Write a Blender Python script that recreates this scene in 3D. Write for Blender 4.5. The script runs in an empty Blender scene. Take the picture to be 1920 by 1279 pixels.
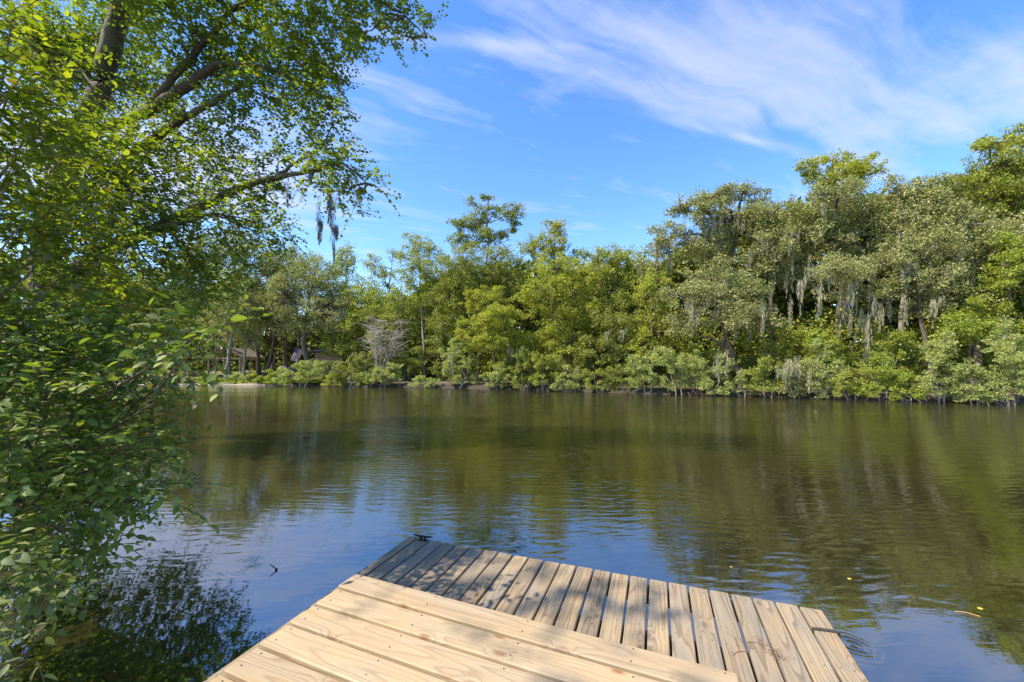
import bpy, math, random
import numpy as np
from mathutils import Vector, Matrix

R = math.radians
S = bpy.context.scene
COL = S.collection
rng = np.random.default_rng(7)
random.seed(7)

# ------------------------------------------------------------------ camera
H = 2.12            # eye height over the water
F = 740.0           # focal length in pixels of a 1920 wide frame
YH = 680.0          # row of the horizon
cam = bpy.data.cameras.new('camera')
cam.sensor_width = 36.0
cam.lens = 36.0 * F / 1920.0
cam.shift_y = (YH - 639.5) / 1920.0
cam.clip_start = 0.05
cam.clip_end = 2000
camo = bpy.data.objects.new('camera', cam)
camo.location = (0, 0, H)
camo.rotation_euler = (R(90), 0, 0)
COL.objects.link(camo)
S.camera = camo

# ------------------------------------------------------------------ light
SUN_EL, SUN_AZ = 50.0, -110.0      # azimuth clockwise from +Y
W = bpy.data.worlds.new('World')
S.world = W
W.use_nodes = True
S.view_settings.view_transform = 'Standard'
S.view_settings.look = 'None'
S.view_settings.gamma = 1
S.view_settings.use_curve_mapping = False
S.view_settings.exposure = 1.40


class N:
    """tiny node helper"""
    def __init__(s, tree):
        s.t = tree
        s.t.nodes.clear()

    def new(s, typ, props=None, **inp):
        n = s.t.nodes.new(typ)
        for k, v in (props or {}).items():
            setattr(n, k, v)
        for k, v in inp.items():
            s.set(n, k, v)
        return n

    def set(s, n, k, v):
        key = int(k[1:]) if k[0] == 'i' and k[1:].isdigit() else k.replace('_', ' ')
        sock = n.inputs[key]
        if isinstance(v, bpy.types.NodeSocket):
            s.t.links.new(v, sock)
        elif isinstance(v, bpy.types.Node):
            s.t.links.new(v.outputs[0], sock)
        else:
            sock.default_value = v

    def math(s, op, a, b=0.0, c=None, clamp=False):
        n = s.new('ShaderNodeMath', {'operation': op, 'use_clamp': clamp}, i0=a, i1=b)
        if c is not None:
            s.set(n, 'i2', c)
        return n.outputs[0]

    def vmath(s, op, a, b=None):
        n = s.new('ShaderNodeVectorMath', {'operation': op}, i0=a)
        if b is not None:
            s.set(n, 'i1', b)
        return n

    def ramp(s, fac, stops, interp='LINEAR'):
        n = s.new('ShaderNodeValToRGB')
        s.set(n, 'i0', fac)
        cr = n.color_ramp
        cr.interpolation = interp
        while len(cr.elements) < len(stops):
            cr.elements.new(0.5)
        for e, (p, c) in zip(cr.elements, stops):
            e.position = p
            e.color = (c, c, c, 1) if isinstance(c, (int, float)) else (*c[:3], 1)
        return n.outputs[0]

    def mix(s, fac, a, b, blend='MIX'):
        n = s.new('ShaderNodeMix', {'data_type': 'RGBA', 'blend_type': blend})
        for idx, v in ((0, fac), (6, a), (7, b)):
            if isinstance(v, bpy.types.NodeSocket):
                s.t.links.new(v, n.inputs[idx])
            elif idx == 0:
                n.inputs[0].default_value = v
            else:
                n.inputs[idx].default_value = (*v[:3], 1)
        return n.outputs[2]

    def noise(s, vec, scale, detail=2.0, rough=0.5, dist=0.0, dim='3D'):
        n = s.new('ShaderNodeTexNoise', {'noise_dimensions': dim}, Scale=scale, Detail=detail, Roughness=rough, Distortion=dist)
        if vec is not None:
            s.set(n, 'Vector', vec)
        return n.outputs[0]

    def scale(s, vec, sc, loc=(0, 0, 0), rot=(0, 0, 0)):
        return s.new('ShaderNodeMapping', None, Vector=vec, Scale=sc, Location=loc, Rotation=rot).outputs[0]


def world():
    n = N(W.node_tree)
    sky = n.new('ShaderNodeTexSky', {'sky_type': 'NISHITA', 'sun_disc': False, 'sun_elevation': R(SUN_EL),
                                     'sun_rotation': R(SUN_AZ), 'air_density': 1.0, 'dust_density': 0.25,
                                     'ozone_density': 3.0, 'altitude': 0})
    blue = n.new('ShaderNodeHueSaturation', None, Hue=0.507, Saturation=1.22, Value=1.05, Fac=1.0, Color=sky.outputs[0]).outputs[0]
    tc = n.new('ShaderNodeTexCoord')
    d = n.new('ShaderNodeSeparateXYZ', None, i0=tc.outputs['Generated'])
    z = n.math('MAXIMUM', d.outputs[2], 0.03)
    u = n.math('DIVIDE', d.outputs[0], z)
    v = n.math('DIVIDE', d.outputs[1], z)
    uv = n.new('ShaderNodeCombineXYZ', None, i0=u, i1=v).outputs[0]
    warp = n.new('ShaderNodeTexNoise', None, Vector=uv, Scale=0.9, Detail=3.0)
    wv = n.vmath('SUBTRACT', warp.outputs[1], (0.5, 0.5, 0.5)).outputs[0]
    sc = n.new('ShaderNodeVectorMath', {'operation': 'SCALE'}, i0=wv)
    sc.inputs['Scale'].default_value = 0.5
    uvw = n.vmath('ADD', uv, sc.outputs[0]).outputs[0]
    # long cirrus fibres
    st = n.scale(uvw, (0.55, 3.4, 1), rot=(0, 0, R(-27)))
    st = n.scale(n.scale(uvw, (1, 1, 1), rot=(0, 0, R(-30))), (0.6, 3.6, 1))
    fib = n.noise(st, 1.5, 8.0, 0.55)
    soft = n.noise(uvw, 1.9, 7.0, 0.6)
    dens = n.math('ADD', n.math('MULTIPLY', fib, 0.95), n.math('MULTIPLY', soft, 0.55))
    dens = n.math('SUBTRACT', dens, 0.26)

    def blob(cu, cv, ru, rv, ang):
        m = n.scale(uv, (1, 1, 1), loc=(0, 0, 0))
        off = n.vmath('SUBTRACT', m, (cu, cv, 0)).outputs[0]
        r = n.scale(off, (1, 1, 1), rot=(0, 0, R(-ang)))
        q = n.scale(r, (1 / ru, 1 / rv, 1))
        ln = n.vmath('LENGTH', q).outputs['Value']
        return n.math('POWER', 2.718, n.math('MULTIPLY', n.math('MULTIPLY', ln, ln), -1.0))
    band = blob(0.62, 1.30, 0.95, 0.26, 27)
    b2 = blob(1.85, 1.62, 0.7, 0.42, 10)
    b3 = blob(-2.0, 2.05, 0.62, 0.8, 80)
    line = blob(1.05, 1.76, 0.42, 0.03, 19)
    line2 = blob(-0.05, 1.24, 0.32, 0.03, 6)
    bias = n.math('ADD', n.math('ADD', n.math('MULTIPLY', band, 0.27), n.math('MULTIPLY', b2, 0.25)),
                  n.math('MULTIPLY', b3, 0.95))
    dens = n.math('ADD', dens, bias)
    cl = n.ramp(dens, [(0.53, 0.0), (0.74, 0.55), (1.0, 1.0)])
    fine = n.noise(st, 5.0, 6.0, 0.6)
    lines = n.math('MULTIPLY', n.math('MAXIMUM', line, line2), n.math('MULTIPLY', fine, 0.8))
    cl = n.math('ADD', cl, lines, clamp=True)
    fade = n.ramp(d.outputs[2], [(0.04, 0.0), (0.2, 1.0)])
    cl = n.math('MULTIPLY', cl, fade)
    cl = n.math('MULTIPLY', cl, 0.78)
    col = n.mix(cl, blue, (2.55, 2.75, 3.6))
    bg = n.new('ShaderNodeBackground', None, Color=col, Strength=0.126)
    n.new('ShaderNodeOutputWorld', None, i0=bg)


world()
sun = bpy.data.lights.new('sun', 'SUN')
sun.energy = 3.8
sun.angle = R(0.53)
sun.color = (1.0, 0.91, 0.76)
suno = bpy.data.objects.new('sun', sun)
sd = Vector((math.sin(R(SUN_AZ)) * math.cos(R(SUN_EL)), math.cos(R(SUN_AZ)) * math.cos(R(SUN_EL)), math.sin(R(SUN_EL))))
suno.rotation_euler = sd.to_track_quat('Z', 'Y').to_euler()
suno.location = sd * 60
COL.objects.link(suno)


# ------------------------------------------------------------------ helpers
def P(px, py, dep):
    """a direction seen in the photograph, at a given distance along the view axis"""
    return np.array([(px - 960) / F * dep, dep, H + (YH - py) / F * dep])


def G(px, py, z=0.0):
    """where a pixel of a horizontal surface at height z stands"""
    dep = F * (H - z) / (py - YH)
    return np.array([(px - 960) / F * dep, dep, z])


def tag(o, label=None, cat=None, group=None, kind=None):
    if label: o['label'] = label
    if cat: o['category'] = cat
    if group: o['group'] = group
    if kind: o['kind'] = kind
    return o


def empty(name, loc=(0, 0, 0), rz=0.0):
    o = bpy.data.objects.new(name, None)
    o.empty_display_size = 0.2
    o.location = loc
    o.rotation_euler = (0, 0, rz)
    COL.objects.link(o)
    return o


def mesh_np(name, verts, faces, mats, smooth=False, mat_idx=None):
    verts = np.ascontiguousarray(verts, dtype=np.float32)
    faces = np.ascontiguousarray(faces, dtype=np.int32)
    k = faces.shape[1]
    me = bpy.data.meshes.new(name)
    me.vertices.add(len(verts))
    me.vertices.foreach_set('co', verts.ravel())
    me.loops.add(faces.size)
    me.loops.foreach_set('vertex_index', faces.ravel())
    me.polygons.add(len(faces))
    me.polygons.foreach_set('loop_start', np.arange(0, faces.size, k, dtype=np.int32))
    me.polygons.foreach_set('use_smooth', np.full(len(faces), smooth))
    for m in (mats if isinstance(mats, (list, tuple)) else [mats]):
        me.materials.append(m)
    if mat_idx is not None:
        me.polygons.foreach_set('material_index', np.asarray(mat_idx, dtype=np.int32))
    me.update(calc_edges=True)
    return me


def obj(name, me, parent=None, loc=None):
    o = bpy.data.objects.new(name, me)
    COL.objects.link(o)
    if parent is not None:
        o.parent = parent
    if loc is not None:
        o.location = loc
    return o


class MB:
    """collects polygons for one object"""
    def __init__(s):
        s.v, s.f, s.mi = [], [], []

    def add(s, vs, fs, mi=0):
        b = len(s.v)
        s.v += [tuple(map(float, q)) for q in vs]
        s.f += [tuple(b + i for i in q) for q in fs]
        s.mi += [mi] * len(fs)

    def box(s, c, size, rz=0.0, bev=0.0, mi=0, rot=None):
        hx, hy, hz = size[0] / 2, size[1] / 2, size[2] / 2
        M = rot if rot is not None else Matrix.Rotation(rz, 3, 'Z')
        if bev <= 0:
            vs = [(x * hx, y * hy, z * hz) for x in (-1, 1) for y in (-1, 1) for z in (-1, 1)]
            fs = [(0, 1, 3, 2), (4, 6, 7, 5), (0, 4, 5, 1), (2, 3, 7, 6), (0, 2, 6, 4), (1, 5, 7, 3)]
        else:
            b = bev
            ring = [(-hy + b, -hz), (hy - b, -hz), (hy, -hz + b), (hy, hz - b), (hy - b, hz), (-hy + b, hz), (-hy, hz - b), (-hy, -hz + b)]
            vs, fs = [], []
            for x, k in ((-hx, 1), (-hx + b, 0), (hx - b, 0), (hx, 1)):
                for (y, z) in ring:
                    if k:
                        y = max(-hy + b, min(hy - b, y)); z = max(-hz + b, min(hz - b, z))
                        y *= 1.0
                    vs.append((x, y, z))
            # end rings are slightly shrunk so that the arris is eased all round
            for i in range(3):
                for j in range(8):
                    a, c2 = i * 8 + j, i * 8 + (j + 1) % 8
                    fs.append((a, a + 8, c2 + 8, c2))
            fs.append(tuple(range(0, 8)))
            fs.append(tuple(range(31, 23, -1)))
        vs = [tuple(M @ Vector(q) + Vector(c)) for q in vs]
        s.add(vs, fs, mi)

    def tube(s, pts, rad, n=6, mi=0, cap=True):
        pts = [Vector(p) for p in pts]
        if not isinstance(rad, (list, tuple, np.ndarray)):
            rad = [rad] * len(pts)
        vs, fs = [], []
        ref = Vector((0.13, 0.31, 0.94)).normalized()
        for i, p in enumerate(pts):
            t = (pts[min(i + 1, len(pts) - 1)] - pts[max(i - 1, 0)]).normalized()
            if abs(t.dot(ref)) > 0.95:
                r0 = Vector((1, 0.1, 0)).normalized()
            else:
                r0 = ref
            a = t.cross(r0).normalized()
            b = t.cross(a)
            for j in range(n):
                an = 2 * math.pi * j / n
                vs.append(p + (a * math.cos(an) + b * math.sin(an)) * rad[i])
        for i in range(len(pts) - 1):
            for j in range(n):
                fs.append((i * n + j, i * n + (j + 1) % n, (i + 1) * n + (j + 1) % n, (i + 1) * n + j))
        if cap:
            fs.append(tuple(range(n - 1, -1, -1)))
            fs.append(tuple((len(pts) - 1) * n + j for j in range(n)))
        s.add(vs, fs, mi)

    def mesh(s, name, mats, smooth=False):
        me = bpy.data.meshes.new(name)
        me.from_pydata(s.v, [], s.f)
        for m in (mats if isinstance(mats, (list, tuple)) else [mats]):
            me.materials.append(m)
        me.polygons.foreach_set('material_index', np.array(s.mi, dtype=np.int32))
        me.polygons.foreach_set('use_smooth', np.full(len(s.f), smooth))
        me.update()
        return me

    def build(s, name, mats, parent=None, loc=None, smooth=False):
        return obj(name, s.mesh(name, mats, smooth), parent, loc)


# ------------------------------------------------------------------ materials
def newmat(name):
    m = bpy.data.materials.new(name)
    m.use_nodes = True
    return m, N(m.node_tree)


def foliage(name, dark, light, yellow=None, trans=0.38, gloss=0.06, tcol=None, patch=0.35, sheen_rough=0.45, twig=False):
    m, n = newmat(name)
    geo = n.new('ShaderNodeNewGeometry')
    oi = n.new('ShaderNodeObjectInfo')
    rnd = n.math('FRACT', n.math('ADD', geo.outputs['Random Per Island'], oi.outputs['Random']))
    tc = n.new('ShaderNodeTexCoord')
    nz = n.noise(geo.outputs['Position'], patch, 2.0)
    f = n.math('ADD', n.math('MULTIPLY', rnd, 0.62), n.math('MULTIPLY', nz, 0.5))
    yl = yellow or tuple(min(1, c * 1.5) for c in light)
    col = n.ramp(f, [(0.05, dark), (0.6, light), (1.0, yl)])
    # a few dead or yellow leaves
    odd = n.math('GREATER_THAN', n.math('FRACT', n.math('MULTIPLY', rnd, 37.31)), 0.965)
    col = n.mix(odd, col, (0.17, 0.13, 0.035))
    dif = n.new('ShaderNodeBsdfDiffuse', None, Color=col)
    tr_c = n.mix(1.0, col, tcol or (1.5, 1.7, 0.55), 'MULTIPLY')
    tr = n.new('ShaderNodeBsdfTranslucent', None, Color=tr_c)
    mx = n.new('ShaderNodeMixShader', None, i0=trans, i1=dif, i2=tr)
    gl = n.new('ShaderNodeBsdfGlossy', None, Color=(0.8, 0.85, 0.8, 1), Roughness=0.6)
    mx2 = n.new('ShaderNodeMixShader', None, i0=gloss * 0.45, i1=mx, i2=gl)
    n.new('ShaderNodeOutputMaterial', None, i0=mx2)
    return m


def bark(name, a, b, sc=6.0, moss=None):
    m, n = newmat(name)
    geo = n.new('ShaderNodeNewGeometry')
    pos = n.scale(geo.outputs['Position'], (1, 1, 0.28))
    nz = n.noise(pos, sc * 3, 6, 0.65)
    big = n.noise(geo.outputs['Position'], sc * 0.35, 4, 0.6)
    col = n.ramp(nz, [(0.3, a), (0.7, b)])
    if moss:
        col = n.mix(n.ramp(big, [(0.45, 0.0), (0.62, 0.85)]), col, moss)
    bmp = n.new('ShaderNodeBump', None, Strength=0.8, Distance=0.04, Height=nz)
    pr = n.new('ShaderNodeBsdfPrincipled', None, Base_Color=col, Roughness=0.9, Normal=bmp.outputs[0])
    n.new('ShaderNodeOutputMaterial', None, i0=pr)
    return m


def plain(name, col, rough=0.6, metal=0.0, var=0.25, sc=8.0, bump=0.0):
    m, n = newmat(name)
    tc = n.new('ShaderNodeTexCoord')
    nz = n.noise(tc.outputs['Object'], sc, 5, 0.6)
    c2 = tuple(c * (1 - var) for c in col)
    c3 = tuple(min(1, c * (1 + var)) for c in col)
    c = n.ramp(nz, [(0.3, c2), (0.7, c3)])
    pr = n.new('ShaderNodeBsdfPrincipled', None, Base_Color=c, Roughness=rough, Metallic=metal)
    if bump:
        b = n.new('ShaderNodeBump', None, Strength=0.5, Distance=bump, Height=nz)
        n.set(pr, 'Normal', b.outputs[0])
    n.new('ShaderNodeOutputMaterial', None, i0=pr)
    return m


def board_mat(name, early, late, grey, greyness, knot_col, wear, rough=0.75, figure=1.0, lw=0.6):
    """sawn pine: board runs along local X; figure from contours of a stretched noise, knots bend it"""
    m, n = newmat(name)
    tc = n.new('ShaderNodeTexCoord')
    oi = n.new('ShaderNodeObjectInfo')
    off = n.new('ShaderNodeCombineXYZ', None, i0=n.math('MULTIPLY', oi.outputs['Random'], 173.0),
                i1=n.math('MULTIPLY', oi.outputs['Random'], 61.0), i2=n.math('MULTIPLY', oi.outputs['Random'], 29.0)).outputs[0]
    p = n.vmath('ADD', tc.outputs['Object'], off).outputs[0]
    # knots
    kv = n.new('ShaderNodeTexVoronoi', {'voronoi_dimensions': '2D'}, Vector=n.scale(p, (1.0, 1.9, 1.0)), Scale=2.1, Randomness=1.0)
    kd = kv.outputs['Distance']
    ksel = n.math('GREATER_THAN', n.new('ShaderNodeSeparateColor', None, i0=kv.outputs['Color']).outputs[0], 0.62)
    near = n.math('POWER', 2.718, n.math('MULTIPLY', n.math('MULTIPLY', kd, kd), -38.0))
    near = n.math('MULTIPLY', near, ksel)
    warp = n.noise(n.scale(p, (1.3, 4, 4)), 1.6, 3, 0.5)
    fig = n.noise(n.scale(p, (0.36, 6.5, 6.5)), 1.0, 1.5, 0.4)
    ring = n.math('ADD', n.math('ADD', n.math('MULTIPLY', fig, 15.0 * figure), n.math('MULTIPLY', near, 1.9)),
                  n.math('MULTIPLY', warp, 1.4))
    fr = n.math('FRACT', ring)
    lines = n.ramp(fr, [(0.0, 0.0), (0.62, 0.35), (0.86, 1.0), (0.93, 0.75), (1.0, 0.0)])
    fibre = n.noise(n.scale(p, (3, 110, 110)), 1.0, 4, 0.6)
    fibre2 = n.noise(n.scale(p, (1.0, 30, 30)), 1.0, 3, 0.6)
    col = n.mix(n.math('MULTIPLY', lines, lw), early, late)
    col = n.mix(n.ramp(fibre, [(0.35, 0.45), (0.6, 0.0)]), col, late)
    col = n.mix(n.ramp(fibre2, [(0.5, 0.0), (0.75, 0.3)]), col, late)
    # knot hearts
    kn = n.noise(p, 60, 3, 0.6)
    kr = n.math('ADD', kd, n.math('MULTIPLY', n.math('SUBTRACT', kn, 0.5), 0.035))
    heart = n.math('MULTIPLY', n.ramp(kr, [(0.035, 1.0), (0.06, 0.55), (0.1, 0.0)]), ksel)
    col = n.mix(heart, col, knot_col)
    # grey weathering in cloudy patches, different on each board
    w = n.noise(n.scale(p, (1.2, 3.2, 3.2)), 1.7, 6, 0.62)
    wob = n.math('ADD', w, n.math('MULTIPLY', n.math('SUBTRACT', oi.outputs['Random'], 0.5), 0.16))
    wmask = n.math('MULTIPLY', n.ramp(wob, [(0.38, 0.0), (0.64, 1.0)]), greyness)
    greyc = n.mix(lines, grey, tuple(c * 0.55 for c in grey))
    col = n.mix(wmask, col, greyc)
    st = n.noise(n.scale(p, (2.2, 5, 5)), 2.2, 5, 0.7)
    col = n.mix(n.ramp(st, [(0.60, 0.0), (0.78, wear)]), col, tuple(c * 0.35 for c in grey))
    spk = n.noise(p, 190, 2, 0.5)
    col = n.mix(n.ramp(spk, [(0.70, 0.0), (0.76, 0.5)]), col, tuple(c * 0.3 for c in late))
    hsv = n.new('ShaderNodeHueSaturation', None, Hue=0.5, Saturation=1.0, Color=col,
                Value=n.math('ADD', n.math('MULTIPLY', n.math('FRACT', n.math('MULTIPLY', oi.outputs['Random'], 7.7)), 0.24), 0.88))
    hgt = n.math('SUBTRACT', n.math('MULTIPLY', fibre, 0.5), n.math('ADD', n.math('MULTIPLY', lines, 0.6), n.math('MULTIPLY', heart, 0.8)))
    bmp = n.new('ShaderNodeBump', None, Strength=0.55, Distance=0.0025, Height=hgt)
    pr = n.new('ShaderNodeBsdfPrincipled', None, Base_Color=hsv.outputs[0], Roughness=rough, Normal=bmp.outputs[0])
    pr.inputs['Specular IOR Level'].default_value = 0.25
    n.new('ShaderNodeOutputMaterial', None, i0=pr)
    return m


def water_mat():
    m, n = newmat('river_water')
    geo = n.new('ShaderNodeNewGeometry')
    pos = geo.outputs['Position']
    sp = n.new('ShaderNodeSeparateXYZ', None, i0=pos)
    x, y = sp.outputs[0], sp.outputs[1]
    # wind ripples with crests lying mostly across the river
    a = n.noise(n.scale(pos, (1.0, 2.6, 1), rot=(0, 0, R(6))), 1.5, 2, 0.5)
    b = n.noise(n.scale(pos, (0.75, 3.1, 1), rot=(0, 0, R(-9))), 3.4, 2.5, 0.55, 0.4)
    c = n.noise(n.scale(pos, (1.3, 2.2, 1)), 11.0, 2, 0.5)
    calm = n.noise(n.scale(pos, (0.10, 0.30, 1)), 1.0, 3, 0.5)
    gust = n.ramp(calm, [(0.35, 0.35), (0.62, 1.0)])
    dist = n.math('MULTIPLY', n.ramp(n.math('DIVIDE', y, 20.0), [(0.13, 0.04), (0.22, 0.12), (0.35, 0.30), (0.6, 0.75), (1.0, 1.0)]), 1.9)
    left = n.ramp(n.math('DIVIDE', n.math('ADD', x, n.math('MULTIPLY', y, 0.55)), 4.0), [(0.0, 0.45), (0.6, 1.0)])
    amp = n.math('MULTIPLY', n.math('MULTIPLY', gust, dist), left)
    hA = n.math('MULTIPLY', a, 0.014)
    hB = n.math('MULTIPLY', b, 0.0080)
    hC = n.math('MULTIPLY', c, 0.0016)
    # a train of short wavelets, their crests broken up by the noise
    ph = n.noise(n.scale(pos, (0.5, 0.9, 1)), 1.6, 3, 0.55)
    tr1 = n.math('SINE', n.math('ADD', n.math('ADD', n.math('MULTIPLY', y, 36.0), n.math('MULTIPLY', x, 3.5)), n.math('MULTIPLY', ph, 22.0)))
    tr2 = n.math('SINE', n.math('ADD', n.math('ADD', n.math('MULTIPLY', y, 61.0), n.math('MULTIPLY', x, -14.0)), n.math('MULTIPLY', ph, 31.0)))
    pm = n.ramp(n.noise(n.scale(pos, (0.25, 0.5, 1)), 1.7, 3, 0.6), [(0.36, 0.0), (0.6, 1.0)])
    nearm = n.ramp(n.math('DIVIDE', y, 10.0), [(0.30, 0.0), (0.46, 1.0)])
    hW = n.math('MULTIPLY', n.math('ADD', n.math('MULTIPLY', tr1, 0.0009), n.math('MULTIPLY', tr2, 0.00035)), n.math('MULTIPLY', n.math('MULTIPLY', pm, nearm), left))
    hD = n.math('MULTIPLY', n.noise(n.scale(pos, (0.9, 1.5, 1)), 24.0, 2, 0.5), 0.0009)
    h = n.math('MULTIPLY', n.math('ADD', n.math('ADD', hA, hB), n.math('ADD', hC, n.math('ADD', hD, 0.0))), amp)
    h = n.math('ADD', h, hW)

    def rings(cx, cy, wl, rad, hh):
        dv = n.vmath('DISTANCE', n.new('ShaderNodeCombineXYZ', None, i0=x, i1=y).outputs[0], (cx, cy, 0)).outputs['Value']
        dv = n.math('ADD', dv, n.math('MULTIPLY', n.noise(pos, 9.0, 2, 0.5), 0.06))
        wv = n.math('SINE', n.math('MULTIPLY', dv, 6.283 / wl))
        en = n.math('POWER', 2.718, n.math('MULTIPLY', n.math('MULTIPLY', dv, dv), -1.0 / (rad * rad)))
        return n.math('MULTIPLY', n.math('MULTIPLY', wv, en), hh)
    for (px, py, wl, rad, hh) in ((477, 1055, 0.05, 0.22, 0.0007), (1600, 1210, 0.05, 0.13, 0.0016), (300, 990, 0.07, 0.25, 0.0008)):
        g = G(px, py)
        h = n.math('ADD', h, rings(g[0], g[1], wl, rad, hh))
    bmp = n.new('ShaderNodeBump', None, Strength=1.0, Distance=1.0, Height=h)
    # floating specks of pollen
    sv = n.noise(pos, 40, 2, 0.5)
    spk = n.ramp(sv, [(0.78, 0.0), (0.80, 0.6)])
    base = n.mix(spk, (0.021, 0.0185, 0.0065), (0.12, 0.11, 0.06))
    pr = n.new('ShaderNodeBsdfPrincipled', None, Base_Color=base, Roughness=0.02, IOR=3.7, Normal=bmp.outputs[0])
    n.new('ShaderNodeOutputMaterial', None, i0=pr)
    return m


def ground_mat():
    m, n = newmat('forest_floor')
    geo = n.new('ShaderNodeNewGeometry')
    pos = geo.outputs['Position']
    z = n.new('ShaderNodeSeparateXYZ', None, i0=pos).outputs[2]
    big = n.noise(pos, 0.45, 5, 0.6)
    small = n.noise(pos, 7.0, 5, 0.7)
    litter = n.ramp(small, [(0.3, (0.09, 0.055, 0.03)), (0.55, (0.22, 0.15, 0.09)), (0.75, (0.36, 0.28, 0.19))])
    green = n.ramp(small, [(0.35, (0.035, 0.06, 0.015)), (0.7, (0.12, 0.17, 0.05))])
    col = n.mix(n.ramp(big, [(0.46, 0.0), (0.58, 0.75)]), litter, green)
    sand = n.ramp(small, [(0.3, (0.28, 0.24, 0.18)), (0.7, (0.46, 0.42, 0.34))])
    zz = n.math('ADD', z, n.math('MULTIPLY', n.math('SUBTRACT', small, 0.5), 0.25))
    xx = n.new('ShaderNodeSeparateXYZ', None, i0=pos).outputs[0]
    mud = n.ramp(small, [(0.3, (0.014, 0.011, 0.008)), (0.7, (0.07, 0.05, 0.034))])
    sandy = n.ramp(n.math('DIVIDE', n.math('ADD', xx, 60.0), 60.0), [(0.60, 1.0), (0.66, 0.0)])
    col = n.mix(n.math('MULTIPLY', n.ramp(zz, [(0.25, 1.0), (0.5, 0.0)]), n.math('SUBTRACT', 1.0, sandy)), col, mud)
    rim = n.mix(sandy, mud, sand)
    col = n.mix(n.ramp(zz, [(0.03, 1.0), (0.15, 0.0)]), col, rim)
    col = n.mix(n.ramp(z, [(0.0, 1.0), (0.07, 0.0)]), col, (0.05, 0.04, 0.025))
    bmp = n.new('ShaderNodeBump', None, Strength=0.8, Distance=0.08, Height=small)
    pr = n.new('ShaderNodeBsdfPrincipled', None, Base_Color=col, Roughness=0.95, Normal=bmp.outputs[0])
    n.new('ShaderNodeOutputMaterial', None, i0=pr)
    return m


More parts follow.
